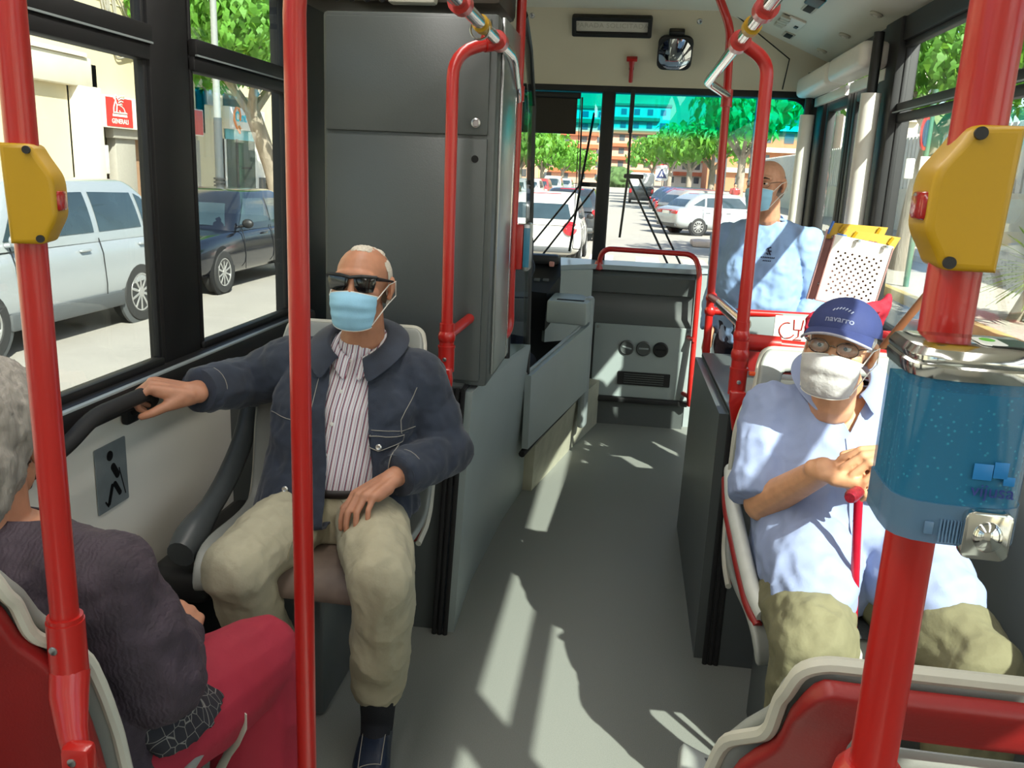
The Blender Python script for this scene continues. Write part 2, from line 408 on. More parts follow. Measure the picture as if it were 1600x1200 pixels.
# cove fittings over the door: controls, vents, lights
CM = frame((1.1, 5.0, 2.262), (-.74, 0, .265), (.265, 0, .74))     # local X up the slope, local Y along the bus, local Z out of the room
CM = Matrix.Translation((1.1, 5.0, 2.262)) @ Matrix(((-.941, 0, .337, 0), (0, -1, 0, 0), (.337, 0, .941, 0), (0, 0, 0, 1)))
def cove(u, y): return CM @ Matrix.Translation((u, 5.0 - y, 0)) @ Matrix.Rotation(PI, 4, 'X')
t = thing('control_panel', 'pale panel of small switches on the ceiling slope above the door', 'control panel', CM @ V((.36, -.02, -.01)))
MB().box((0, 0, .006), (.09, .30, .012), .004, M=cove(.34, 4.98)).build('plate', M['white'], t)
for i in range(5): MB().box((.052 if i % 2 else .058, -.11 + .055*i, .012), (.05, .045, .016), .004, M=cove(.34, 4.98)).build('switch', M['trim'], t)
MB().box((-.02, 0, .014), (.02, .05, .006), .002, M=cove(.34, 4.98)).build('knob', M['black'], t)
for u, y, L_, lab in ((.31, 5.28, .13, 'dark air vent on the ceiling slope, nearest the windscreen'), (.34, 4.55, .16, 'dark air vent on the ceiling slope between switches and blue label'), (.30, 3.9, .12, 'dark vent on the ceiling slope, nearest the camera at top edge')):
    t = thing('ceiling_vent', lab, 'vent', CM @ V((u, 5.0-y, -.01)), group='vents on the ceiling slope')
    MB().box((0, 0, .003), (.06, L_, .006), .002, M=cove(u, y)).build('frame', M['trim'], t)
    MB().box((0, 0, .006), (.04, L_*.85, .006), .001, M=cove(u, y)).build('grille', M['hole'], t)
t = thing('ceiling_box', 'small dark box with a blue edge on the ceiling slope', 'box', CM @ V((.33, .75, -.02)))
MB().box((0, 0, .02), (.07, .16, .04), .006, M=cove(.36, 4.27)).build('body', M['black'], t)
MB().box((-.037, 0, .02), (.004, .15, .035), .001, M=cove(.36, 4.27)).build('label', pm('blue_label', '2f9fb5', .4), t)
for y, lab in ((5.32, 'round door spotlight beside the windscreen corner'), (4.78, 'round door spotlight above the middle of the door'), (4.2, 'round door spotlight nearest the black pillar')):
    t = thing('spotlight', lab, 'light', CM @ V((.08, 5.0-y, -.01)), group='small round lights over the door')
    MB().lathe([(.028, 0), (.03, .006), (.024, .012), (.016, .012)], M=cove(.1, y)).build('ring', M['trim'], t)
    MB().lathe([(.0155, .004), (.012, .014)], M=cove(.1, y)).build('lens', M['white'], t)
b = MB(); b.tube(fillet([CM @ V((.62, 1.0, -.004)), CM @ V((.2, 1.0, -.004)), CM @ V((.13, 1.3, -.004)), CM @ V((.13, 3.2, -.004))], .08), .005, n=6); S(b.build('trim_15', M['rubber']))
# ------------------------------------------------------------------ header fittings
HN = V((0, -.45, -.37)).normalized()
def header(x, z):      # matrix on the header: local X right, local Y up the slope, local Z into the room
    y = 5.73 - (z - 2.07) * .37 / .45
    yy = V((0, -.37, .45)).normalized(); xx = V((1, 0, 0)); return Matrix(((1, yy[0], HN[0], x), (0, yy[1], HN[1], y), (0, yy[2], HN[2], z), (0, 0, 0, 1)))
t = thing('stop_sign_box', 'white stop request sign in a black frame above the windscreen', 'sign', header(-.185, 2.44).translation)
hm = header(-.185, 2.425)
plate('sign_frame', [rrect(.47, .125, .012), rrect(.42, .075, .004)], .04, .004, M['black'], hm @ Matrix.Translation((0, 0, .02)), t)
MB().box((0, 0, .01), (.42, .076, .012), M=hm).build('sign_face', pm('sign_face', 'd8d6cd', .4, var=.03), t)
text('lettering', 'PARADA SOLICITADA', .042, pm('faint_print', 'b9b6aa', .5), hm @ Matrix.Translation((0, 0, .0175)), t, .0006, space=1.05)
hm = header(.196, 2.33)
t = thing('passenger_mirror', 'convex interior mirror hung from the header above the windscreen', 'mirror', hm.translation)
plate('mirror_rim', [rrect(.205, .22, .045)], .03, .008, M['black'], hm @ Matrix.Translation((0, -.02, .05)), t)
mb = MB(); G = 16; rows = []
for j in range(G + 1):
    row = []
    for i in range(G + 1):
        x = -1 + 2*i/G; y = -1 + 2*j/G; x2 = x * math.sqrt(1 - y*y*.22); y2 = y * math.sqrt(1 - x*x*.22)
        row.append(hm @ V((x2*.094, -.02 + y2*.1, .067 + .028*(1 - (x2*x2 + y2*y2)*.6) - .011)))
    rows.append(row)
mb.rings(rows, caps=False, closed=False).build('mirror_glass', pm('mirror_silver', 'f0f0f0', .03, 1.0, var=.01), t)
MB().box((0, .1, .03), (.09, .03, .04), .006, M=hm).tube([(0, .1, .03), (0, .06, .04)], .012, M=hm).build('bracket', M['black'], t)
hm = header(-.055, 2.225)
t = thing('emergency_hammer', 'red emergency hammer hanging under the header', 'hammer', hm.translation)
MB().tube([(0, -.1, .03), (0, .0, .03)], .013, M=hm).tube([(0, .0, .03), (0, .05, .03)], [.014, .02], M=hm).build('handle', M['red'], t)
MB().box((0, .055, .03), (.065, .022, .03), .005, M=hm).build('head', M['red'], t)
MB().box((0, -.01, .018), (.03, .02, .035), .004, M=hm).build('clip', M['black'], t)
for x, z, lab in ((-.95+.29, 2.46, 'round screw at left on the header near the red pole'), (.27+.05, 2.45, 'round screw right of the mirror on the header')):
    tagit(MB().lathe([(.016, 0), (.016, .006), (.011, .009), (.004, .005)], M=header(x, z)).build('header_screw', M['screw']), lab, 'screw', 'header screws')
# rolled sun blind
t = thing('sun_blind', 'dark roller sun blind pulled down behind the left windscreen', 'blind', (-.69, 5.68, 1.82))
MB().box((-.78, 5.69, 1.92), (.80, .006, .215)).build('fabric', pm('blind_fabric', '2b2823', .9, var=.1, scale=80), t)
MB().tube([(-1.18, 5.69, 2.04), (-.36, 5.69, 2.04)], .02).build('roller', M['black'], t)
MB().tube([(-1.18, 5.69, 1.812), (-.38, 5.69, 1.812)], .007).build('bar', M['black'], t)
MB().tube(fillet([(-.36, 5.68, 2.03), (-.355, 5.68, 1.08), (-.30, 5.68, 1.08)], .01), .003, n=6).tube([(-.35, 5.68, 2.03), (-.335, 5.68, 1.45)], .006, n=6).build('guide_wire', M['black'], t)
# wipers outside the windscreen
for k, (p, q, lab) in enumerate((((-.03, 5.86, 1.55), (.30, 5.84, .96), 'double armed wiper with its pivot low on the right windscreen'), ((-.335, 5.86, 1.50), (-.72, 5.84, .98), 'double armed wiper on the left windscreen'))):
    t = thing('windscreen_wiper', lab, 'wiper', q, group='windscreen wipers')
    p = V(p); q = V(q); o = V((.075, 0, 0)) if k == 0 else V((.09, 0, -.03))
    MB().tube([p, q], .007, n=8).tube([p + o, q + o*1.15], .007, n=8).build('arm', M['black'], t)
    MB().box(p + o*.5 + V((0, 0, .01)), (.13, .03, .03), .008).build('knuckle', M['black'], t)
    a, c = ((-.035, 5.83, 1.93), (-.055, 5.83, 1.16)) if k == 0 else ((-.275, 5.83, 1.95), (-.385, 5.83, 1.05))
    MB().tube([a, p + V((0, -.02, 0)), c], .008, n=8).build('blade', M['rubber'], t)
tagit(MB().box((-.035, 5.69, 1.955), (.028, .012, .26), .004).build('sun_strip_bar', M['black']), 'short black bar hanging at the top of the right windscreen', 'bar')
# ------------------------------------------------------------------ wheel boxes, partitions and the driver's area
t = thing('wheel_box', 'grey wheel box with black edge strips behind the denim jacket person', 'box', (-.88, 3.1, 0))
b = MB(); zt = .84
b.slab([(-.525, 2.62, 0), (-.545, 3.3, 0), (-.455, 4.13, 0), (-.43, 3.78, .80), (-.49, 3.55, .84), (-.487, 2.62, .86)], .03)
b.build('side_panel', M['grey'], t)
b = MB(); b.slab([(XL, 2.63, 0), (-.55, 2.63, 0), (-.515, 2.63, .86), (XL, 2.63, .86)], -.03); b.build('front_panel', M['dgrey'], t)
b = MB(); b.slab([(XL, 2.61, .86), (-.49, 2.61, .86), (-.485, 3.6, .845), (XL, 3.6, .845)], .02); b.build('top_board', M['dgrey'], t)
for i in range(3):
    o_ = .019 * i
    MB().tube([(-.522-o_, 2.60, 0.0), (-.484-o_, 2.60, .87), (-.48-o_*.6, 3.55, .855)], .0085, n=8).build('edge_strip', M['rubber'], t)
MB().box((-.525, 3.42, .13), (.02, .13, .13), .004, rz=-.02).build('floor_lamp_cover', M['lgrey'], t)
# coving and stained base under the driver door
t = thing('step_base', 'stained pale base below the driver door panel', 'base', (-.35, 4.7, 0))
b = MB(); b.slab([(-.465, 4.05, 0), (-.325, 4.76, 0), (-.19, 5.36, 0), (-.19, 5.33, .3), (-.31, 4.72, .31), (-.45, 3.97, .27)], .08); b.build('plinth', M['base'], t)
MB().tube([(-.44, 4.15, .012), (-.315, 4.76, .012), (-.17, 5.35, .012)], .014, n=8).build('coving', M['lgrey'], t)
MB().box((-.325, 4.72, .15), (.02, .03, .3), .004, rz=-.2).build('joint_strip', M['rubber'], t)
# driver door panel
t = thing('driver_door', 'grey half door panel closing off the driver place', 'door', (-.3, 4.2, .3))
b = MB(); b.slab([(-.416, 3.76, .31), (-.197, 4.72, .37), (-.197, 4.72, .755), (-.416, 3.76, .66)], .03); b.build('panel', M['grey'], t)
MB().tube([(-.413, 3.75, .285), (-.36, 4.0, .31), (-.29, 4.3, .325), (-.195, 4.73, .36)], .016, n=8).build('rubber_lip', M['rubber'], t)
MB().tube([(-.416, 3.76, .665), (-.197, 4.72, .76)], .008, n=8).build('top_edge', M['lgrey'], t)
MB().box((-.185, 4.76, .52), (.045, .09, .76), .02, rz=-.2).build('door_post', M['lgrey'], t)
# tall cabinet behind the driver
t = thing('driver_cabinet', 'tall dark grey cabinet with two locked doors behind the man in denim', 'cabinet', (-.69, 2.9, .87))
MB().box((-.69, 2.88, 1.435), (.54, .44, 1.13), .012).build('body', M['dgrey'], t)
for z0, z1 in ((1.655, 1.985), (.89, 1.645)):
    dr = MB().box((-.695, 2.656, (z0+z1)/2), (.505, .016, z1-z0), .004).build('door', M['dgrey'], t)
    if z0 > 1.5:
        MB().lathe([(.014, 0), (.014, .006), (.009, .008), (.008, .002)], M=frame((-.478, 2.647, 1.69), (1, 0, 0), (0, -1, 0))).build('lock', M['screw'], dr)
    else:
        MB().lathe([(.011, 0), (.011, .002)], M=frame((-.478, 2.6475, 1.585), (1, 0, 0), (0, -1, 0))).build('lock_hole', M['hole'], dr)
MB().box((-.415, 2.9, 1.45), (.012, .36, 1.1), .003).build('steel_side', M['steel'], t)
MB().box((-.415, 3.02, 1.35), (.016, .02, .9), .004).build('side_strip', M['chrome'], t)
t = thing('destination_box', 'dark brown housing above the tall cabinet with loose leads on it', 'box', (-.75, 3.0, 2.1))
MB().box((-.77, 2.98, 2.20), (.66, .34, .30), .02).build('housing', M['brown'], t)
MB().box((-.71, 2.77, 2.09), (.15, .05, .1), .01).build('pale_card', M['trim'], t)
for i in range(4): MB().tube(fillet([(-.98+.05*i, 2.77, 2.2), (-.95+.05*i, 2.74, 2.03), (-.9+.04*i, 2.74, 2.09), (-.8+.03*i, 2.77, 2.16)], .05), .008, n=8).build('lead', M['black'], t)
# partition window beside the driver
t = thing('driver_partition', 'black framed clear partition beside the driver place', 'partition', (-.43, 3.6, .66))
b = MB(); b.tube([(-.415, 3.15, 2.08), (-.44, 3.55, 2.02), (-.443, 3.78, 1.83), (-.415, 3.78, .66)], .017, n=8); b.tube([(-.42, 3.13, .87), (-.42, 3.13, 2.08)], .012, n=8); b.build('frame', M['black'], t)
b = MB(); b.slab([(-.42, 3.13, .87), (-.416, 3.77, .80), (-.44, 3.77, 1.83), (-.437, 3.55, 2.01), (-.418, 3.14, 2.07)], .005); b.build('pane', M['pclear'], t)
# driver seat, dashboard, coin table
t = thing('upholstered_chair', 'navy upholstered driver seat half hidden behind the grey partition', 'seat', (-.65, 4.15, .2))
MB().box((-.66, 4.25, .56), (.46, .48, .14), .06, seg=4).build('cushion', M['navy'], t)
MB().box((-.66, 3.98, .95), (.46, .13, .7), .06, seg=4).build('backrest', M['navy'], t)
MB().box((-.66, 4.2, .25), (.3, .3, .5), .03).build('pedestal', M['black'], t)
S(MB().box((-.85, 4.7, .12), (.8, 1.4, .24), .01).build('trim_16', M['black']))
t = thing('dashboard', 'black instrument dashboard with switches in front of the driver seat', 'dashboard', (-.65, 5.1, .6))
b = MB(); b.slab([(-.95, 4.78, .93), (-.43, 4.78, .90), (-.37, 4.98, .98), (-.39, 5.16, 1.07), (-.95, 5.16, 1.07)], -.25); b.build('console', M['black'], t)
MB().box((-.5, 5.08, 1.06), (.22, .1, .06), .02).build('hood', M['black'], t)
for i in range(4): MB().box((-.60 + .05*i, 4.89 + .01*i, .955), (.035, .035, .02), .004).build('switch', M['dgrey'], t)
MB().box((-.43, 5.02, 1.04), (.03, .02, .03), .006).build('pink_tag', pm('pink_tag', 'c98f84', .5), t)
MB().tube([(V((-.72, 4.83, 1.02)) + V((.2*math.cos(a), .17*math.sin(a), .1*math.sin(a)))) for a in [2*PI*i/28 for i in range(28)]], .014, n=10, closed=True).build('steering_wheel', M['black'], t)
MB().cyl((-.72, 4.86, 1.0), (-.72, 5.0, .85), .03).build('column', M['black'], t)
t = thing('coin_table', 'small grey coin table with a dark slot at the driver door', 'table', (-.3, 4.75, .74))
b = MB(); b.prism([(-.41, 4.62), (-.19, 4.58), (-.17, 4.74), (-.22, 4.92), (-.40, 4.95)], .125, Matrix.Translation((0, 0, .76)), bev=.012); b.build('body', M['grey'], t)
MB().box((-.285, 4.66, .886), (.15, .03, .006), .002, rz=-.1).build('slot', M['hole'], t)
# front panel below the windscreen
FCON = t = thing('front_console', 'grey console below the right windscreen with a heater panel', 'console', (.12, 5.5, 0))
b = MB()
prof = [(5.36, 0), (5.36, .17), (5.36, .66), (5.40, .70), (5.42, .82), (5.42, .84), (5.38, .85), (5.38, .955), (5.45, .985), (5.72, .99), (5.72, 0)]
b.rings([[(x + (.0 if z > .1 else 0), y, z) for y, z in prof] for x in (-.2, .43)]); b.build('body', M['dgrey'], t)
plate('heater_panel', [rrect(.6, .47, .01)], .012, .003, M['grey'], frame((.135, 5.352, .42), (1, 0, 0), (0, -1, 0)), t)
for i, (x, mt) in enumerate(((.03, 'steel'), (.135, 'steel'), (.24, 'hole'))):
    v = MB().lathe([(.048, 0), (.048, .008), (.04, .013), (.038, .008), (.012, .007)], M=frame((x+.015, 5.345, .512), (1, 0, 0), (0, -1, 0))).build('air_vent', M['dgrey'] if i < 2 else M['black'], t)
    MB().box((0, 0, .009), (.06, .01, .006), .002, M=frame((x+.015, 5.345, .512), (1, 0, -.25 if i == 0 else 0), (0, -1, 0))).build('vent_slat', M['lgrey'] if i < 2 else M['hole'], v)
g = plate('grille', [rrect(.33, .085, .006)], .01, .002, M['black'], frame((.165, 5.343, .315), (1, 0, 0), (0, -1, 0)), t)
for i in range(5): MB().box((.165, 5.336, .287 + .014*i), (.25, .006, .006), .002).build('grille_slat', M['dgrey'], g)
for x in (-.145, .415):
    for z in (.205, .635): MB().lathe([(.009, 0), (.007, .004)], M=frame((x, 5.346, z), (1, 0, 0), (0, -1, 0))).build('screw', M['screw'], t)
MB().box((.125, 5.34, .175), (.65, .05, .035), .008).build('lower_strip', M['black'], t)
# curved dash shelf under the windscreen, from the driver to the door
b = MB(); out = fillet([(-1.25, 5.74), (-1.25, 5.15), (-.46, 5.15), (-.33, 5.30), (-.22, 5.36), (.43, 5.36), (.47, 5.42), (1.04, 5.5), (1.04, 5.74)], .12, 5)
b.prism([(p[0], p[1]) for p in [V((*q, 0)) for q in []]] or [(p[0], p[1]) for p in fillet([(-1.25, 5.74, 0), (-1.25, 5.15, 0), (-.46, 5.15, 0), (-.3, 5.32, 0), (-.2, 5.42, 0), (.43, 5.42, 0), (.5, 5.5, 0), (1.04, 5.6, 0), (1.04, 5.74, 0)], .1, 5)], .03, Matrix.Translation((0, 0, .985)))
tagit(b.build('dash_shelf', pm('dash_shelf_plastic', '96a2a6', .3, var=.05)), 'pale grey shelf along the foot of the windscreen', 'shelf')
b = MB(); b.slab([(-.46, 5.14, .55), (-.2, 5.37, .55), (-.2, 5.37, .985), (-.46, 5.14, .985)], -.03)
b.build('cheek_panel', M['grey'], FCON)
b = MB(); b.slab([(.44, 5.42, .0), (1.06, 5.6, .0), (1.06, 5.6, .98), (.44, 5.42, .98)], -.03); tagit(b.build('corner_panel', M['lgrey']), 'pale grey panel under the windscreen right of the front console', 'panel')
# right wheel box
t = thing('wheel_box', 'dark grey wheel box with black edge strips behind the capped person', 'box', (.72, 3.1, 0))
b = MB(); b.slab([(.352, 2.63, 0), (.352, 3.75, 0), (.362, 3.75, .80), (.352, 2.63, .85)], -.03); b.build('side_panel', M['dgrey'], t)
b = MB(); b.slab([(.36, 2.63, 0), (1.045, 2.63, 0), (1.045, 2.63, .85), (.36, 2.63, .85)], .03); b.build('front_panel', M['dgrey'], t)
b = MB(); b.slab([(.35, 2.61, .85), (1.05, 2.61, .85), (1.05, 3.76, .80), (.36, 3.76, .80)], .02); b.build('top_board', M['dgrey'], t)
for i in range(3): MB().tube([(.355+.018*i, 2.60, 0), (.355+.018*i, 2.60, .862), (.365+.012*i, 3.74, .812)], .0085, n=8).build('edge_strip', M['rubber'], t)
MB().box((.37, 3.76, .4), (.035, .02, .78), .005).build('end_strip', M['lgrey'], t)
# ------------------------------------------------------------------ walking man sign and wall handle
t = thing('walking_sign', 'grey sign with a black walking figure with a stick on the cream wall', 'sign', (XL+.002, 1.95, .74))
WM = frame((XL+.003, 1.945, .742), (0, 1, 0), (1, 0, 0))
plate('sign_plate', [rrect(.135, .175, .004)], .003, .0008, M['sticker'], WM, t)
b = MB(); b.lathe([(.0135, 0), (.0135, .001)], M=WM @ Matrix.Translation((-.006, .055, .0015)))
for p, q, wd in (((0, .03), (.026, -.012), .02), ((-.002, -.022), (-.025, -.075), .012), ((.004, -.02), (.03, -.062), .015), ((.03, .012), (.052, -.068), .003), ((-.038, -.06), (-.025, -.078), .005)):
    d_ = V((q[0]-p[0], q[1]-p[1], 0)); m_ = WM @ Matrix.Translation(((p[0]+q[0])/2, (p[1]+q[1])/2, .0018)) @ Matrix.Rotation(math.atan2(d_.y, d_.x), 4, 'Z')
    b.prism([(x, y) for x, y in rrect(d_.length, wd, wd*.45)], .001, m_)
b.build('walking_figure', M['inkblack'], t)
t = thing('wall_handle', 'black grab handle on the cream wall, held by the man in denim', 'handle', (-1.24, 1.8, .95))
MB().tube(fillet([(-1.265, 1.60, .86), (-1.20, 1.66, .915), (-1.185, 1.74, .965), (-1.185, 1.98, .965), (-1.20, 2.02, .93), (-1.265, 2.03, .9)], .06), .019, n=16).build('bar', M['rubber'], t)
for y, z in ((1.60, .86), (2.03, .895)): MB().box((-1.272, y, z), (.024, .06, .07), .01).build('foot', M['black'], t)
# ------------------------------------------------------------------ red and chrome rails
RR = .0172
def bracket(t, x, y, z0, z1, side=1):
    """clamp that holds a pole on a seat: collar above, tongue below"""
    c = MB().tube([(x, y, z1-.075), (x, y, z1)], .0245, n=20).tube([(x, y, z1-.003), (x, y, z1+.003)], .026, n=20)
    c.slab([(x-.022, y-.012, z1-.06), (x+.022, y-.012, z1-.06), (x+.020+.006*side, y-.012, z1-.10), (x+.012+.004*side, y-.012, z0), (x-.008+.004*side, y-.012, z0), (x-.020, y-.012, z1-.1)], -.024, .006)
    c = c.build('clamp', M['red'], t)
    MB().lathe([(.006, 0), (.006, .003), (.003, .004)], M=frame((x, y-.0245, z1-.035), (1, 0, 0), (0, -1, 0))).build('rivet', M['screw'], c)
    return c
def tee(t, x, y, z, r=.026): return MB().ell((x, y, z), (r, r, r*1.15)).tube([(x, y, z-.04), (x, y, z+.04)], r*.84, n=18).build('joint', M['red'], t)
ZR = 1.905
# overhead rails
t = thing('overhead_rail', 'chrome overhead rail on the left with a yellow ring, near the cabinet', 'rail', (-.40, 2, ZR))
MB().tube(fillet([(-.40, -2.6, ZR), (-.40, 2.82, ZR), (-.413, 3.03, 1.83), (-.413, 3.06, 1.79)], .08), .0165, n=16).build('tube', M['chrome'], t)
for y in (1.98,): MB().tube([(-.40, y-.02, ZR), (-.40, y+.02, ZR)], .026, n=18).tube([(-.40, y, ZR), (-.40, y, 2.49)], .0172, n=14).build('ceiling_hanger', M['red'], t)
MB().tube([(-.40, 2.23, ZR), (-.40, 2.275, ZR)], .0215, n=20).build('yellow_ring', M['yellow'], t)
MB().tube([(-.404+.024*math.cos(a), 2.25, ZR-.012+.024*math.sin(a)) for a in [2*PI*i/18 for i in range(18)]], .003, n=6, closed=True).build('strap_loop', M['steel'], t)
t = thing('overhead_rail', 'chrome overhead rail on the right with a yellow ring, below the ceiling slope', 'rail', (.25, 2, ZR))
MB().tube(fillet([(.25, -2.6, ZR), (.25, 3.40, ZR), (.37, 3.88, ZR)], .05), .0165, n=16).build('tube', M['chrome'], t)
MB().tube([(.25, 1.95, ZR), (.25, 2.0, ZR)], .026, n=18).tube([(.25, 1.98, ZR), (.25, 1.98, 2.49)], .019, n=14).build('ceiling_hanger', M['red'], t)
MB().tube([(.25, 2.17, ZR), (.25, 2.215, ZR)], .0215, n=20).build('yellow_ring', M['yellow'], t)
# left seat pole
t = thing('handrail_pole', 'red pole at the left edge rising from the seat of the grey haired woman', 'pole', (-.642, .86, .95))
MB().tube([(-.642, .86, .93), (-.642, .86, 2.48)], .0162, n=20).build('tube', M['red'], t)
c = MB().tube([(-.642, .86, .915), (-.642, .86, 1.0)], .022, n=22).tube([(-.642, .86, 1.0), (-.642, .86, 1.006)], .0205, n=22)
c.tube([(-.642, .86, .93), (-.637, .848, .905), (-.622, .828, .872), (-.606, .812, .84)], [.0232, .0225, .0175, .0145], n=18).box((-.600, .806, .835), (.036, .024, .075), .008, rz=.1)
c = c.build('clamp', M['red'], t)
for x, y, z in ((-.645, .850, .97), (-.601, .806, .855), (-.598, .806, .818)): MB().lathe([(.0055, -.012), (.0055, .001), (.003, .002)], M=frame((x, y-.012, z), (1, 0, 0), (0, -1, 0))).build('bolt', M['screw'], c)
# middle pole with a bend to the overhead rail
t = thing('handrail_pole', 'red pole standing alone before the man in denim, bent over at the top', 'pole', (-.512, 1.3, 0))
MB().tube(fillet([(-.512, 1.3, 0), (-.512, 1.3, 1.83), (-.40, 1.3, ZR)], .1), RR, n=20).build('tube', M['red'], t)
MB().lathe([(.045, 0), (.045, .006), (.03, .016)], M=Matrix.Translation((-.512, 1.3, 0))).build('floor_flange', M['red'], t)
MB().tube([(-.40, 1.275, ZR), (-.40, 1.325, ZR)], .026, n=18).build('rail_clamp', M['red'], t)
# pole on the corner of the denim man's seat
t = thing('handrail_pole', 'red pole with a curved top standing just before the tall dark cabinet', 'pole', (-.51, 2.45, .87))
MB().tube(fillet([(-.51, 2.45, 1.0), (-.512, 2.45, 1.86), (-.405, 2.52, ZR)], .09), RR, n=18).build('tube', M['red'], t)
MB().tube([(-.435, 2.50, ZR-.01), (-.40, 2.525, ZR)], .024, n=18).tube([(-.40, 2.5, ZR), (-.40, 2.55, ZR)], .027, n=18).build('rail_clamp', M['red'], t)
bracket(t, -.51, 2.45, .865, 1.04)
tee(t, -.51, 2.45, 1.07)
MB().tube(fillet([(-.51, 2.45, 1.07), (-.472, 2.70, 1.10), (-.472, 2.70, .9)], .05), .016, n=14).build('grab_loop', M['red'], t)
MB().tube([(-.472, 2.70, .868), (-.472, 2.70, .95)], .021, n=16).build('loop_socket', M['red'], t)
# pole on the cabinet side
t = thing('handrail_pole', 'thin red pole on the steel side of the tall cabinet, carrying the ticket reader', 'pole', (-.413, 3.08, .96))
MB().tube(fillet([(-.45, 2.95, .965), (-.405, 3.08, .975), (-.41, 3.08, 1.1), (-.413, 3.08, 2.48)], .06), .0165, n=16).build('tube', M['red'], t)
MB().tube([(-.413, 3.08, 1.765), (-.455, 3.04, 1.765)], .014, n=12).build('standoff', M['red'], t)
MB().tube([(-.413, 3.08, 1.79), (-.413, 3.08, 1.84)], .023, n=14).build('joint', M['red'], t)
MB().box((-.452, 2.95, .965), (.02, .06, .05), .008).build('wall_foot', M['red'], t)
t = thing('ticket_reader', 'small red and grey ticket reader clamped to the thin pole beside the cabinet', 'card reader', (-.385, 3.1, 1.2))
MB().box((-.388, 3.12, 1.29), (.035, .09, .16), .008).build('body', M['red'], t)
MB().box((-.36, 3.13, 1.29), (.025, .10, .17), .008).build('face', M['steel'], t)
MB().box((-.358, 3.078, 1.29), (.022, .004, .14), .001).build('screen', pm('reader_screen', '3c7f9c', .15, var=.2, scale=8), t)
for z in (1.22, 1.345): MB().tube([(-.44, 3.06, z), (-.385, 3.1, z)], .009, n=8).build('clamp', M['red'], t)
# dash rail
t = thing('dash_rail', 'red rail bent over the front console at the foot of the windscreen', 'rail', (.12, 5.35, .4))
MB().tube(fillet([(-.168, 5.44, .98), (-.155, 5.42, 1.115), (.41, 5.40, 1.11), (.45, 5.34, 1.02), (.452, 5.26, .25), (.46, 5.30, .18)], .07), .0165, n=14).build('tube', M['red'], t)
MB().lathe([(.034, 0), (.03, .02), (.021, .05)], M=Matrix.Translation((-.168, 5.44, .985))).build('foot', M['red'], t)
for z in (.24, .60): MB().tube([(.452, 5.27, z), (.41, 5.37, z)], .014, n=10).build('standoff', M['red'], t)
# right front pole, the low rail frame around the luggage place
t = thing('handrail_pole', 'red pole beside the front door rising to a bend at the ceiling', 'pole', (.385, 3.9, 0))
MB().tube(fillet([(.402, 3.9, 0), (.385, 3.9, 1.2), (.37, 3.9, 1.93), (.345, 3.75, 2.15), (.2, 3.8, 2.46)], .05), RR, n=18).build('tube', M['red'], t)
MB().tube([(.372, 3.9, 1.86), (.371, 3.9, 1.93)], .024, n=14).build('joint', M['red'], t)
for z in (.985, 1.045): MB().ell((.391, 3.9, z), (.026, .026, .028)).build('joint', M['red'], t)
t = thing('luggage_rail', 'low red rail frame around the luggage place before the standing man', 'rail', (.6, 3.2, .9))
MB().tube([(.389, 3.9, .985), (.93, 3.93, .985)], RR, n=14).build('front_bar', M['red'], t)
MB().tube(fillet([(.345, 2.47, 1.11), (.94, 2.5, 1.085), (.95, 3.9, .985)], .12), RR, n=14).build('rear_bar', M['red'], t)
MB().tube([(.345, 2.47, 1.11), (.45, 2.475, 1.106)], .025, n=14).build('sleeve', M['red'], t)
MB().tube([(.94, 2.62, 1.08), (.94, 2.62, .86)], RR, n=14).build('post', M['red'], t)
MB().tube([(.93, 3.3, 1.025), (1.08, 3.3, 1.025)], .014, n=12).build('wall_stay', M['red'], t)
MB().tube([(.389, 3.9, 1.05), (.37, 3.3, 1.10)], .0165, n=14).build('red_link', M['red'], t)
MB().tube([(.372, 3.35, 1.095), (.345, 2.47, 1.16)], .0205, n=16).build('chrome_bar', M['chrome'], t)
# right seat pole
t = thing('handrail_pole', 'red pole with a curved top at the seat of the man in the cap', 'pole', (.335, 2.43, .85))
MB().tube(fillet([(.338, 2.43, 1.0), (.328, 2.43, 1.86), (.255, 2.43, ZR)], .09), RR, n=18).build('tube', M['red'], t)
MB().tube([(.25, 2.40, ZR), (.25, 2.46, ZR)], .027, n=18).build('rail_clamp', M['red'], t)
bracket(t, .339, 2.43, .86, 1.04, 1); tee(t, .338, 2.43, 1.08); tee(t, .336, 2.43, 1.135, .023)
MB().box((.40, 2.42, 1.03), (.07, .02, .012), .004).build('orange_tab', pm('orange_tab', 'e0501c', .4), t)
# big near pole on the right
t = thing('handrail_pole', 'thick red pole nearest the camera at right, carrying the stop button and dispenser', 'pole', (.222, .61, 1.0))
MB().tube([(.222, .62, 1.05), (.222, .62, 2.48)], .0172, n=28).build('tube', M['red'], t)
c = MB().lathe([(.03, -.06), (.031, 0), (.027, .022), (.021, .03), (.0185, .03)], M=Matrix.Translation((.222, .62, 1.08))).box((.25, .625, 1.07), (.10, .05, .035), .014).build('clamp', M['red'], t)
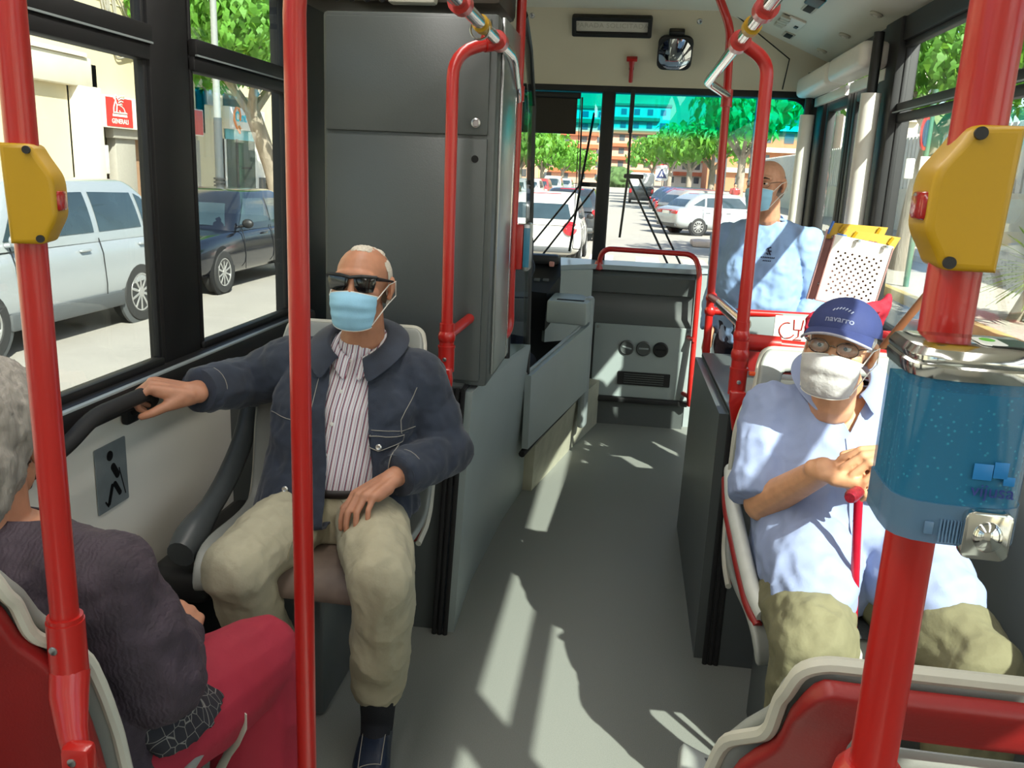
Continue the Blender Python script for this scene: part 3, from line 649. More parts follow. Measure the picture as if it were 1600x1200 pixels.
# stop buttons
def stop_button(x, y, z, sgn, h, label, rz):
    t = thing('stop_button', label, 'button', (x, y, z-h/2), rz, group='yellow stop buttons')
    Mx = Matrix.Translation((x, y, z)) @ Matrix.Rotation(rz, 4, 'Z')
    o = [(-.024, h/2), (.021, h/2), (.028, h*.40), (.047, h*.2), (.05, h*.1), (.05, -h*.2), (.046, -h*.28), (.036, -h*.40), (.030, -h/2), (-.02, -h/2)]
    o = [(a * sgn * .68, c) for a, c in o]
    if sgn < 0: o = o[::-1]
    plate('housing', [[(q.x, q.y) for q in fillet([V((*o[-1], 0)), *[V((*q_, 0)) for q_ in o], V((*o[0], 0))][1:-1], .006, 3)]], .05, .005, M['yellow'], Mx @ frame((0, -.003, 0), (1, 0, 0), (0, -1, 0)), t, 40, 3)
    bt = MB().box((.0325*sgn, -.008, -h*.06), (.010, .03, h*.21), .004, M=Mx).build('push_button', pm('red_lens', 'a01511', .18, var=.1, coat=.4), t)
    for zz, xx in ((h*.44, .011), (-h*.44, .017)): MB().lathe([(.004, 0), (.004, .003)], M=Mx @ frame((xx*sgn, -.029, zz), (1, 0, 0), (0, -1, 0))).build('screw', M['black'], t)
stop_button(-.640, .86, 1.506, 1, .103, 'yellow stop button on the pole at the left edge', .35)
stop_button(.226, .62, 1.546, -1, .092, 'yellow stop button on the thick near pole above the dispenser', -.05)
# ------------------------------------------------------------------ seats
def seat_rows(zc, zt, rake):
    """profile of a seat facing local +y: (y, z, half width)"""
    h = zt - zc
    P = [(-.02-rake, zt, .185), (-.018-rake*.97, zt-.012, .205), (-.012-rake*.92, zt-.045, .213), (-.008-rake*.86, zt-.058, .215), (-.006-rake*.76, zt-.10, .218), (-.005-rake*.7, zt-.115, .222), (.0-rake*.55, zt-.16, .255), (.0-rake*.45, zt-.22, .268),
         (.0-rake*.28, zt-h*.55, .272), (.005-rake*.1, zt-h*.78, .272), (.02, zc+.05, .272), (.06, zc+.012, .270), (.14, zc-.004, .268), (.25, zc, .265), (.36, zc+.012, .258), (.42, zc+.005, .25), (.445, zc-.02, .24), (.45, zc-.05, .235)]
    return P
def seat_grid(P, off, wf, bol, slot, tmax=1.0, r0=0, r1=None):
    bm = bmesh.new(); P2 = P[r0:r1]; n = len(P2); T = [-1, -.97, -.88, -.78, -.70, -.64, -.45, -.2, 0, .2, .45, .64, .70, .78, .88, .97, 1]
    T = [x * tmax for x in T]; rows = []
    for i, (y, z, w_) in enumerate(P2):
        a = P2[max(i-1, 0)]; c = P2[min(i+1, n-1)]; d = V((0, c[0]-a[0], c[1]-a[1])).normalized(); nn = V((0, -d.z, d.y))
        if nn.y < 0 and nn.z < 0: nn = -nn
        row = []
        for t in T:
            k = min(1.0, i / 7)
            q = V((t * w_ * wf, y, z)) + nn * (off + bol * abs(t / tmax) ** 4 * (k if True else 1))
            row.append(bm.verts.new(q))
        rows.append(row)
    for i in range(n - 1):
        for j in range(len(T) - 1):
            ii = i + r0
            if slot and 3 <= ii < 5 and 4 <= j <= 11: continue
            bm.faces.new((rows[i][j], rows[i][j+1], rows[i+1][j+1], rows[i+1][j]))
    bmesh.ops.recalc_face_normals(bm, faces=bm.faces)
    me = bpy.data.meshes.new('g'); bm.to_mesh(me); bm.free(); return me
def thick(me, th, off=0.0, sub=1):
    o = bpy.data.objects.new('tmp', me); COL.objects.link(o); s = o.modifiers.new('s', 'SOLIDIFY'); s.thickness = th; s.offset = off
    if sub: u = o.modifiers.new('u', 'SUBSURF'); u.levels = sub; u.render_levels = sub
    return evalmesh(o)
def seat(x, y, zc, zt, rake, facing, label, group, ped=None, back='redp', front='seatg', zfloor=0.0, padm=None):
    """x, y: where back and cushion meet"""
    t = thing('bus_seat', label, 'seat', (x, y, zfloor), 0 if facing > 0 else PI, group=group, local=True)
    zc -= zfloor; zt -= zfloor
    P = seat_rows(zc, zt, rake)
    link('shell', thick(seat_grid(P, 0, 1.0, .035, True), .018), M[front], t, 60)
    link('back_shell', thick(seat_grid(P, -.026, .972, .02, True, 1, 0, 13), .022), M[back], t, 60)
    link('seat_pad', thick(seat_grid(P, .016, .86, .004, False, 1, 10, 18 if padm else 16), .012), padm or M['seatd'], t, 60)
    link('back_pad', thick(seat_grid(P, .016, .74, .004, False, 1, 7, 10), .012), M['seatd'], t, 60)
    # pale rim that runs round the back
    rim = [V((-w_, y_ - .012 + (.035 if i > 5 else .01), z_)) for i, (y_, z_, w_) in enumerate(P[:13])]
    MB().tube(fillet([*reversed(rim), *[V((-p[0], p[1], p[2])) for p in rim]], .02, 3), .0085, n=8).build('rim', M['trim'], t)
    if ped:
        MB().box((ped[0], ped[1], (zc-.03)/2), (ped[2], ped[3], zc-.04), .012).build('pedestal', M['dgrey'], t)
        MB().box((0, .2, zc-.045), (.44, .36, .05), .012).build('frame', M['black'], t)
    return t
SEATS = 'grey and red bus seats'
ST1 = seat(-.785, 2.33, .535, 1.09, .09, -1, 'grey seat with a dark side wing under the person in the denim jacket', SEATS, (.05, .12, .14, .26), padm=pm('worn_brown_pad', '6a5b50', .6, var=.2, scale=20))
ST2 = seat(.605, 2.33, .50, 1.10, .09, -1, 'grey seat with a pale side arm under the person in the cap', SEATS, (.0, .14, .3, .3))
seat(.405, .90, .56, 1.10, .10, 1, 'red backed seat with a slot at lower right, nearest the camera', SEATS, (.0, .14, .3, .3))
seat(-.90, .93, .56, 1.09, .10, 1, 'red backed seat at lower left carrying the grey haired woman', SEATS, (.0, .14, .3, .3))
def side_part(st, mb, name, mat_):
    me = mb.mesh(); me.transform((Matrix.Translation(st.location) @ Matrix.Rotation(st.rotation_euler[2], 4, 'Z')).inverted()); return link(name, me, mat_, st, 60)
pr = fillet([(-1.088, 2.415, .97), (-1.092, 2.40, .88), (-1.10, 2.34, .74), (-1.105, 2.2, .63), (-1.10, 2.02, .575), (-1.095, 1.93, .545)], .1, 4)
side_part(ST1, MB().tube(pr, [.030] * (len(pr)-6) + [.034, .038, .041, .043, .042, .036], n=14, flat=1.15, up=(1, 0, 0)), 'side_wing', pm('charcoal_wing', '4b5051', .4))
side_part(ST1, MB().box((-1.14, 2.25, .42), (.18, .55, .10), .03), 'wall_bracket', M['black'])
pr = fillet([(.338, 2.36, .76), (.332, 2.25, .715), (.355, 2.06, .62), (.365, 1.95, .585), (.385, 1.90, .56)], .06, 4)
side_part(ST2, MB().tube(pr, .026, n=14, flat=.75), 'side_arm', pm('arm_plastic', 'c9ccc6', .4))
side_part(ST2, MB().tube([p + V((-.012, 0, -.028)) for p in pr], .012, n=10), 'red_edge', M['redp'])
# ------------------------------------------------------------------ hand gel dispenser on the near pole
t = thing('gel_dispenser', 'blue hand gel dispenser with a chrome lid and push knob on the near pole', 'dispenser', (.205, .51, 1.33), .0, local=True)
t.rotation_euler = (0, 0, R(-3)); t.location = (.211, .545, 1.345); t.scale = (.88, .88, .90)
W_, D_ = .043, .036
def dout(w_, d_, k=9):
    pts = [(-w_, d_ * .9)]
    for i in range(k + 1):
        a = PI + PI * i / k; pts.append((w_ * (abs(math.cos(a)) ** .62) * (1 if math.cos(a) > 0 else -1), -.004 + d_ * .98 * -abs(math.sin(a)) ** .62))
    pts.append((w_, d_ * .9)); return pts
glb = bpy.data.materials.new('blue_tank_plastic'); glb.use_nodes = True
p = glb.node_tree.nodes['Principled BSDF']; p.inputs['Base Color'].default_value = (.035, .19, .36, 1); p.inputs['Roughness'].default_value = .08; p.inputs['Alpha'].default_value = .55
gel = bpy.data.materials.new('blue_gel'); gel.use_nodes = True; g_ = gel.node_tree; p = g_.nodes['Principled BSDF']; p.inputs['Roughness'].default_value = .12
vo = g_.nodes.new('ShaderNodeTexVoronoi'); vo.inputs['Scale'].default_value = 210; rp = g_.nodes.new('ShaderNodeValToRGB'); tc = g_.nodes.new('ShaderNodeTexCoord')
rp.color_ramp.elements[0].position = .12; rp.color_ramp.elements[0].color = (*lin('59b4bd'), 1); rp.color_ramp.elements[1].position = .24; rp.color_ramp.elements[1].color = (*lin('0c6480'), 1)
g_.links.new(tc.outputs['Object'], vo.inputs['Vector']); g_.links.new(vo.outputs['Distance'], rp.inputs[0]); g_.links.new(rp.outputs[0], p.inputs['Base Color'])
lcv = bpy.data.materials.new('smoky_blue_plastic'); lcv.use_nodes = True; p = lcv.node_tree.nodes['Principled BSDF']; p.inputs['Base Color'].default_value = (.10, .19, .30, 1); p.inputs['Roughness'].default_value = .15; p.inputs['Alpha'].default_value = .8
o = dout(W_ - .0015, D_ - .0015); MB().prism(o, .080, Matrix.Translation((0, 0, .022))).build('gel', gel, t)
o = dout(W_, D_)
b = MB(); b.rings([[(x, y, z) for x, y in o] for z in (.004, .112)]); b.build('tank', glb, t)
b = MB(); b.rings([[(x*s_, y*s_, z) for x, y in dout(W_, D_)] for z, s_ in ((.110, 1.03), (.114, 1.05), (.118, 1.05), (.1195, 1.02), (.121, 1.04), (.124, 1.04), (.129, .97), (.131, .85))]); lid = b.build('lid', M['chrome'], t, 30)
plate('label', [rrect(.030, .032, .005)], .001, .0003, pm('dark_label', '1b211d', .3), Matrix.Translation((.02, -.006, .1316)), lid)
plate('white_label', [rrect(.016, .03, .004)], .001, .0003, pm('white_label', 'e4e6e2', .3), Matrix.Translation((.010, -.006, .132)), lid)
MB().ell((.010, -.001, .1326), (.005, .007, .0006)).build('green_print', pm('green_print', '5fae3c', .4), lid)
b = MB(); o2 = dout(W_ + .0006, D_ + .0006); b.rings([[(x, y, z - (.012 if False else 0)) for x, y in o2] for z in (-.002, .026)]); b.build('lower_cover', lcv, t)
for i in range(9): MB().box((-.012 + .0022*i, -.0405, .008), (.0009, .002, .016)).build('rib', pm('rib', '5f7f9e', .3), t)
for i in range(1): MB().box((-.019, -.0400, .009), (.006, .002, .009), .0008).build('raised_mark', pm('mark', '587694', .3), t)
b = MB(); b.prism(rrect(.031, .034, .006), .010, frame((.0165, -.036, .009), (1, 0, 0), (0, -1, 0)), bev=.002); pu = b.build('push_plate', M['chrome'], t)
MB().ell((.0165, -.0465, .009), (.0095, .006, .0105)).build('push_knob', M['chrome'], pu)
pr = pm('blue_print', '1f74b4', .4)
text('lettering', 'vijusa', .0125, pm('navy_print', '2a3478', .4), frame((.0165, -.0408, .0385), (1, 0, 0), (0, -1, 0)) , t, .0003, sx=1.0)
b = MB()
for x, y, w_, h_ in ((-.008, 0, .012, .011), (.003, .002, .009, .011), (.009, -.005, .007, .006)): b.box((.0165+x, -.0405, .0515+y), (w_, .0006, h_), .0002)
b.build('logo', pr, t)
MB().box((0, .035, .06), (.06, .012, .1), .003).tube([(.0, .05, .03), (.0, .05, .09)], .012).build('back_plate', M['dgrey'], t)
# ------------------------------------------------------------------ leaflet holder, cloth bag, stick, disabled seat sticker
t = thing('leaflet_holder', 'white perforated metal leaflet holder with yellow boards before the standing man', 'holder', (.83, 3.4, 1.08))
HM = Matrix.Translation((.835, 3.40, 1.11)) @ Matrix.Rotation(R(-6), 4, 'Z') @ Matrix.Rotation(R(9), 4, 'Y')
holes = []
for j in range(13):
    for i in range(13):
        if (i + j) % 2 == 0: holes.append(rrect(.0085, .0085, .0040, 2, -.078 + .013*i, .045 + .0125*j))
plate('perforated_front', [rrect(.215, .255, .004, 2, 0, .1275)] + holes, .003, .0004, M['white'], HM @ frame((0, -.03, 0), (1, 0, 0), (0, -1, 0)), t)
pinkw = pm('pinkish_metal', 'b98d88', .4, .2)
MB().box((-.106, 0.0, .125), (.004, .07, .25), M=HM).box((.106, 0.0, .125), (.004, .07, .25), M=HM).box((0, .035, .125), (.215, .004, .25), M=HM).box((0, 0, .003), (.21, .07, .004), M=HM).build('side_wall', pinkw, t)
MB().box((-.122, .02, .13), (.028, .003, .27), M=HM).box((-.135, .0, .13), (.003, .04, .27), M=HM).build('side_bracket', pinkw, t)
for z in (.06, .24): MB().lathe([(.006, 0), (.006, .004)], M=HM @ frame((-.1085, 0, z), (0, 1, 0), (-1, 0, 0))).build('hole_screw', M['screw'], t)
for x in (-.03, .07): MB().tube([(x, -.033, .245), (x+.012, -.05, .25)], .006, M=HM).build('pin', M['screw'], t)
for k, (dx, dy, dz, rot, lab) in enumerate(((-.03, .012, .243, -7, 'yellow notice board standing at the back of the leaflet holder'), (.015, -.012, .225, -3, 'yellow notice board lettered in red at the front of the leaflet holder'))):
    BMx = HM @ Matrix.Translation((dx, dy, dz)) @ Matrix.Rotation(R(rot), 4, 'Y') @ Matrix.Rotation(R(-16), 4, 'X')
    tb = thing('notice_board', lab, 'board', BMx.translation, group='yellow notice boards')
    b = MB(); b.prism([(-.105, 0), (.095, 0), (.115, .062), (-.08, .062)], .003, BMx @ frame((0, 0, 0), (1, 0, 0), (0, -1, 0))); b.build('board', M['yellow'], tb)
    for x in (-.055, .075): MB().tube([(x, -.004, .03), (x+.012, -.012, .055)], .006, n=8, M=BMx).build('peg', M['yellow'], tb)
    if k: text('lettering', 'DER', .03, pm('dark_red_print', '6a1512', .5), BMx @ frame((.01, -.0035, .02), (1, 0, 0), (0, -1, 0)), tb, .0005, bold=.0005, sx=1.2)
for p_, lab in ((V((-.09, .0, .24)), 'blue folded leaflet at the left in the leaflet holder'), (V((-.125, 0, .27)), 'blue pen at the left end of the leaflet holder')):
    q = HM @ p_
    tagit((MB().box((0, 0, 0), (.035, .012, .05), .002, M=HM @ Matrix.Translation(p_ + V((.012, 0, -.005)))) if 'leaflet' in lab.split(' at')[0] else MB().tube([(-.004, 0, -.02), (.004, 0, .03)], .005, M=HM @ Matrix.Translation(p_))).build('leaflet' if 'leaflet' in lab.split(' at')[0] else 'pen', pm('blue_paper', '3f68b0', .5)), lab, 'leaflet' if 'leaflet' in lab.split(' at')[0] else 'pen')
bag = organ([('l', [((.835, 3.37, .985), (.14, .03, 0), (0, .05, 0)), ((.83, 3.36, 1.03), (.15, .03, 0), (0, .06, 0)), ((.85, 3.355, 1.09), (.145, 0, .01), (0, .045, 0)), ((.87, 3.355, 1.125), (.13, 0, .03), (0, .02, 0))]), ('c', (.96, 3.36, 1.08), .03, (.985, 3.36, 1.16), .012)], .008, 3)
warp(bag, .008, 14, 3)
bo = link('cloth_bag', bag, pm('crimson_cloth', 'a3162f', .8, var=.12, scale=20, bump=.2), None, 80); tagit(bo, 'crimson cloth bag hanging below the white leaflet holder', 'bag')
MB().tube([(.71, 3.312, 1.087), (.83, 3.30, 1.095), (.95, 3.315, 1.105)], .003, n=6).build('seam', pm('dark_crimson', '7d1024', .8), bo)
tagit(MB().tube([(.85, 3.1, .9), (.93, 3.0, 1.1), (1.03, 2.93, 1.31)], .0135, n=14).build('wooden_stick', pm('brown_wood', '8a5a3c', .5, var=.2, scale=20, stretch=(1, 1, .1))), 'brown wooden stick leaning against the right window behind the man in the cap', 'stick')
t = thing('priority_sticker', 'white sticker with a red wheelchair user sign on the luggage frame', 'sticker', (.75, 3.95, .9))
SM = frame((.755, 3.9, .925), (1, 0, 0), (0, -1, 0))
MB().box((.0, 0, -.004), (.5, .14, .006), .002, M=SM).build('board', M['lgrey'], t)
plate('white_field', [rrect(.155, .12, .004)], .002, .0004, M['white'], SM, t)
b = MB(); b.tube([(-.02+.035*math.cos(a), -.005+.035*math.sin(a), .002) for a in [R(75+ i*17) for i in range(16)]], .003, n=6, M=SM); b.tube([(.005, .045, .002), (.008, .0, .002), (.04, 0, .002), (.045, .045, .002)], .003, n=6, M=SM); b.tube([(.03, -.0, .002), (.03, -.03, .002), (.01, -.045, .002), (.045, -.045, .002)], .003, n=6, M=SM)
b.build('red_symbol', M['red'], t)
# bench board and red folding seat behind the cap
t = thing('folding_seat', 'red folding seat panel between the wheel box and the luggage frame', 'seat', (.75, 3.3, .85))
MB().box((.72, 3.2, .93), (.5, .05, .12), .015).build('red_panel', M['redp'], t)
MB().box((.72, 3.3, .90), (.56, .16, .04), .01).build('base', M['seatg'], t)
tagit(MB().box((.90, 2.9, .93), (.25, .3, .14), .04).build('black_bag', M['black']), 'dark bag lying behind the seat of the man in the cap by the window', 'bag')
# ------------------------------------------------------------------ people: tools
from mathutils.bvhtree import BVHTree
def xf(prims, Mx):
    q = Mx.to_3x3(); sc_ = Mx.to_scale()[0]; qr = Mx.to_quaternion().to_matrix(); out = []
    for p in prims:
        k = p[0]
        if k in 'cf': out.append((k, Mx @ V(p[1]), p[2]*sc_, Mx @ V(p[3]), p[4]*sc_))
        elif k == 'ch': out.append((k, [Mx @ V(a) for a in p[1]], [r*sc_ for r in p[2]]))
        elif k == 'e': out.append((k, Mx @ V(p[1]), tuple(r*sc_ for r in p[2]), qr @ (p[3] if len(p) > 3 else Matrix.Identity(3))))
        elif k == 'l': out.append((k, [(Mx @ V(c), q @ V(u), q @ V(v)) for c, u, v in p[1]]))
    return out
def headM(c, yaw=0, pitch=0, roll=0, s=1.0):
    return Matrix.Translation(c) @ Matrix.Rotation(R(yaw), 4, 'Z') @ Matrix.Rotation(R(pitch), 4, 'X') @ Matrix.Rotation(R(roll), 4, 'Y') @ Matrix.Scale(s, 4)
def head_prims(neck=(0, .05, -.16)):
    P = [('e', (0, .012, .025), (.0735, .095, .079)), ('e', (0, -.022, .005), (.066, .070, .092)), ('e', (0, -.038, -.062), (.054, .052, .050)),
         ('e', (0, -.075, -.098), (.022, .020, .018)), ('ch', [(0, -.086, .014), (0, -.098, -.01), (0, -.105, -.028)], [.009, .010, .0125]),
         ('e', (-.013, -.10, -.03), (.009, .011, .008)), ('e', (.013, -.10, -.03), (.009, .011, .008)),
         ('ch', [(-.045, -.070, .024), (-.02, -.085, .029), (.02, -.085, .029), (.045, -.070, .024)], [.012, .013, .013, .012]),
         ('e', (-.042, -.058, -.022), (.024, .026, .022)), ('e', (.042, -.058, -.022), (.024, .026, .022)),
         ('e', (0, -.086, -.06), (.024, .012, .008)), ('e', (0, -.085, -.07), (.021, .012, .008)),
         ('e', (-.030, -.070, .004), (.016, .016, .011)), ('e', (.030, -.070, .004), (.016, .016, .011)),
         ('c', (0, .02, -.06), .053, neck, .058)]
    for s in (-1, 1):
        rot = Matrix.Rotation(s*R(22), 3, 'Z') @ Matrix.Rotation(R(-10), 3, 'X')
        P += [('e', (s*.077, .016, -.008), (.007, .017, .031), rot), ('e', (s*.080, .024, .0), (.007, .010, .026), rot), ('e', (s*.075, .008, -.032), (.007, .009, .010), rot)]
    return P
def hand_prims(wrist, fdir, dorsal, thumb_side, curls, thumb=(55, 20, 15), s=1.0, spread=4, thumb_drop=18):
    """palm, four jointed fingers and a thumb; fdir = where the fingers point, dorsal = back of the hand"""
    Mx = frame(wrist, fdir, dorsal) @ Matrix.Scale(s, 4); ts = thumb_side; P = []
    K = [(.092, .030, .0), (.096, .010, .003), (.091, -.010, .002), (.082, -.029, -.003)]
    ln = [(.043, .026, .021), (.048, .029, .022), (.044, .027, .021), (.034, .021, .019)]; rd = [(.0092, .0086, .0077, .0068), (.0094, .0088, .0078, .0068), (.009, .0083, .0075, .0066), (.008, .0074, .0067, .006)]
    for i, (kx, ky, kz) in enumerate(K):
        ky *= ts
        P.append(('c', (.0, ky*.62, 0), .0165, (kx, ky, kz), .0115))
        P.append(('c', (.03, ky*.8, -.006), .016, (kx-.012, ky, kz-.006), .012))
        a = R(spread * (1.5 - i)) * ts; p = V((kx, ky, kz)); bend = 0; pts = [p]
        for j in range(3):
            bend += R(curls[i][j]); d = V((math.cos(bend) * math.cos(a), math.cos(bend) * math.sin(a), -math.sin(bend))); p = p + d * ln[i][j]; pts.append(p)
        P.append(('ch', pts, list(rd[i])))
    P.append(('e', (.045, 0, -.004), (.052, .036, .014)))
    b = V((.022, .026*ts, -.008)); a = R(thumb[0]); pts = [b]; dz = -math.sin(R(thumb_drop))
    for j, (l, t_) in enumerate(zip((.042, .032, .026), (0, thumb[1], thumb[2]))):
        a -= R(t_) ; d = V((math.cos(a), math.sin(a) * ts, dz)).normalized(); b = b + d * l; pts.append(b)
    P.append(('ch', pts, [.0175, .0130, .0112, .0088])); P.append(('c', (-.005, .012*ts, -.006), .021, tuple(pts[1]), .0135)); P.append(('c', (-.02, 0, 0), .0245, (.01, 0, 0), .024))
    return xf(P, Mx)
skin_cache = {}
def skinm(name, col):
    m = pm(name, col, .5, var=.10, scale=38, bump=.10, bscale=160, dist=.003); b = pick(m, 'ShaderNodeBsdfPrincipled')
    b.inputs['Subsurface Weight'].default_value = .08; b.inputs['Subsurface Radius'].default_value = (.012, .004, .002); return m
def bvh(o):
    Mw = Matrix.Translation(o.location) if not o.parent else WORLD_INV(o)
    me = o.data; return BVHTree.FromPolygons([Mw @ v.co for v in me.vertices], [p.vertices[:] for p in me.polygons])
def WORLD_INV(o):
    r = o
    while r.parent: r = r.parent
    return WORLD[r].inverted()
def prj(tr, p, d=(0, 1, 0), off=.002, back=.6):
    d = V(d).normalized(); h = tr.ray_cast(V(p) - d * back, d)
    return (h[0] - d * off) if h[0] is not None else V(p)
def patch(tr, poly, d, off, th, mat_, name, parent, n=6, org=None, xa=None, za=None):
    """four-cornered cloth patch (pocket, flap, placket) laid on a surface; corners are 3-D points, projected along d"""
    A, B, C_, D_ = [V(q) for q in poly]; rows = []
    for i in range(n + 1):
        u = i / n; rows.append([prj(tr, (A.lerp(D_, u)).lerp(B.lerp(C_, u), j / n), d, off) for j in range(n + 1)])
    b = MB(); b.rings(rows, caps=False, closed=False); me = b.mesh(); return link(name, solid(me, th, 0), mat_, parent, 60)
def ppath(tr, pts, d, off, k=14):
    out = []
    for a, b in zip(pts, pts[1:]):
        a = V(a); b = V(b)
        for j in range(k): out.append(prj(tr, a.lerp(b, j / k), d, off))
    out.append(prj(tr, pts[-1], d, off)); return out
def decal(tr, me, d, off):
    for v in me.vertices:
        q = prj(tr, v.co, d, off); v.co = q
    return me
def collar(Mx, name, mat_, parent, r0, r1, up, drop, gap, point, th=.004, tilt=0):
    """folded collar: rises from the neckline and turns over, longer at the two front points"""
    rows = []; N = 28
    for k, (t, ) in enumerate([(0,), (.45,), (.6,), (.8,), (1.0,)]):
        row = []
        for i in range(N + 1):
            a = R(-180 + gap) + (R(360 - 2*gap)) * i / N   # 0 = back of the neck
            f = abs(a) / PI
            if k == 0: r, z = r0, 0
            elif k == 1: r, z = r0 * .98, up * (1 - .45*f)
            elif k == 2: r, z = r0 * 1.06, up * (1.05 - .45*f)
            elif k == 3: r, z = r0 + (r1-r0) * .55, up * (.7 - .5*f) - drop*.3
            else: r, z = r1 + point * .35 * f**5, -drop * (1 - .2*f) - point * f ** 6
            row.append(Mx @ V((r * math.sin(a) * .96, r * math.cos(a) * (1.12 if abs(a) > PI/2 else 1.0), z - .045*f*f)))
        rows.append(row)
    b = MB(); b.rings(rows, caps=False, closed=False); me = b.mesh()
    return link(name, thick(me, th, 0), mat_, parent, 60)
def face_mask(Mx, mat_, parent, pleat=.0022, w=1.0, top=.0, name='face_mask', loop=None, nv=14, nu=22):
    rows = []
    for j in range(nv + 1):
        v = j / nv; z = -.015 - .107 * v + top*(1-v)
        prof = [(0, .117), (.12, .131), (.22, .137), (.34, .137), (.45, .131), (.6, .127), (.8, .121), (1, .104)]
        for (a0, b0), (a1, b1) in zip(prof, prof[1:]):
            if a0 <= v <= a1: yb = b0 + (b1 - b0) * (v - a0) / (a1 - a0)
        half = (1.12 + .12 * math.sin(PI * v) - .12*v); row = []
        for i in range(nu + 1):
            t = -1 + 2*i/nu; a = t * half; pz = pleat * math.sin(v * PI * 7) * (abs(t) ** 1.5 + .3)
            x = (.0735*w) * math.sin(a) * (1 - .13*v); y = -(yb - .02 + pz) * max(0, math.cos(a)) ** .85 - .012 - .012*abs(t)
            row.append(Mx @ V((x, y, z - .012 * (1 - v) * abs(t) ** 1.4 + .012 * v * abs(t) ** 2)))
        rows.append(row)
    b = MB(); b.rings(rows, caps=False, closed=False); me = b.mesh(); m = link(name, thick(me, .0018, 0), mat_, parent, 80)
    lm = loop or M['white']
    for s_ in (0, -1):
        sg = -1 if s_ == 0 else 1; e = Mx @ V((sg*.086, .030, .012)); e2 = Mx @ V((sg*.087, .034, -.028)); k = rows[1][s_]; k2 = rows[-2][s_]
        mid = Mx @ V((sg*.079, -.012, .004)); mid2 = Mx @ V((sg*.078, -.012, -.05))
        MB().tube([k, mid, e, e2, mid2, k2], .0016, n=6).build('ear_loop', lm, m)
    for rr_, nm in ((rows[0], 'edge'), (rows[-1], 'edge')): MB().tube(rr_, .0016, n=6).build('edge_band', lm, m)
    return m
M['mask'] = pm('blue_mask', '94c6e0', .8, var=.04, scale=20, bump=.1, bscale=300); M['maskw'] = pm('white_mask', 'bab8b7', .85, var=.03, scale=12, bump=.3, bscale=60)
M['grizzle'] = pm('short_grey_hair', 'c9c0b0', .8, var=.25, scale=220, bump=.5, bscale=240, dist=.004)
def stripe_mat():
    m = pm('striped_shirt', 'd9d6d8', .8, var=.03, bump=.08, bscale=200); t = m.node_tree; L = t.links.new; b = pick(m, 'ShaderNodeBsdfPrincipled')
    src = b.inputs['Base Color'].links[0].from_socket; tc = pick(m, 'ShaderNodeTexCoord'); prev = src
    for k, (sc_, ph, lo, col) in enumerate(((62, .0, .86, '8a3a4c'), (62, .16, .9, '565b74'), (62, .5, .92, 'b07f8a'))):
        sx = t.nodes.new('ShaderNodeSeparateXYZ'); L(tc.outputs['Object'], sx.inputs[0])
        a = t.nodes.new('ShaderNodeMath'); a.operation = 'MULTIPLY_ADD'; a.inputs[1].default_value = sc_; a.inputs[2].default_value = ph; L(sx.outputs['X'], a.inputs[0])
        z = t.nodes.new('ShaderNodeMath'); z.operation = 'MULTIPLY_ADD'; z.inputs[1].default_value = -sc_*.13; L(sx.outputs['Z'], z.inputs[0]); L(a.outputs[0], z.inputs[2])
        f = t.nodes.new('ShaderNodeMath'); f.operation = 'FRACT'; L(z.outputs[0], f.inputs[0]); g = t.nodes.new('ShaderNodeMath'); g.operation = 'GREATER_THAN'; g.inputs[1].default_value = lo; L(f.outputs[0], g.inputs[0])
        mx = t.nodes.new('ShaderNodeMix'); mx.data_type = 'RGBA'; mx.inputs['B'].default_value = (*lin(col), 1); L(g.outputs[0], mx.inputs['Factor']); L(prev, mx.inputs['A']); prev = mx.outputs['Result']
    L(prev, b.inputs['Base Color']); return m
DEN = pm('dark_denim', '262d3a', .85, var=.30, scale=16, bump=.35, bscale=420, dist=.002, sheen=.15)
STITCH = pm('pale_stitching', '8f8a80', .8)
BTN = pm('metal_button', 'c9c6bd', .3, .8)
def seams(tr, paths, d, mat_, parent, r=.0011, off=.0012, name='stitching'):
    b = MB()
    for p in paths: b.tube(ppath(tr, p, d, off), r, n=5)
    return b.build(name, mat_, parent)
# ------------------------------------------------------------------ the man in denim
P1 = thing('person', 'seated bald person in dark denim jacket, sunglasses and blue mask holding a wall handle', 'person', (-.72, 2.1, 0))
H1 = headM((-.690, 2.20, 1.246), 0, -4, 1.5, .96)
sR, eR, wR = V((-.915, 2.26, .99)), V((-1.05, 2.27, .935)), V((-1.098, 2.025, .960))
sL, eL, wL = V((-.555, 2.26, .98)), V((-.462, 2.25, .785)), V((-.558, 2.015, .772))
hR, kR, aR = V((-.83, 2.16, .62)), V((-.865, 1.77, .605)), V((-.87, 2.03, .12))
hL, kL, aL = V((-.66, 2.16, .62)), V((-.505, 1.77, .625)), V((-.575, 1.97, .12))
torso1 = [('l', [((-.75, 2.17, .56), (.165, 0, 0), (0, .12, .0)), ((-.75, 2.17, .66), (.172, 0, 0), (0, .125, 0)), ((-.745, 2.19, .78), (.165, 0, 0), (0, .12, 0)), ((-.735, 2.22, .92), (.175, 0, 0), (0, .115, 0)), ((-.73, 2.25, 1.01), (.16, 0, 0), (0, .085, 0)), ((-.715, 2.25, 1.06), (.085, 0, 0), (0, .06, 0))])]
handR = hand_prims(wR, (-.78, -.55, .30), (.2, -.1, 1), 1, [(52, 66, 42), (54, 68, 42), (56, 68, 44), (58, 66, 44)], (30, 10, 16), 1.06, 2, 44)
handL = hand_prims(wL, (-.50, -.84, -.20), (-.28, -.22, .95), -1, [(30, 26, 16), (34, 28, 18), (36, 30, 18), (38, 30, 18)], (30, 12, 10), 1.05, 3, 14)
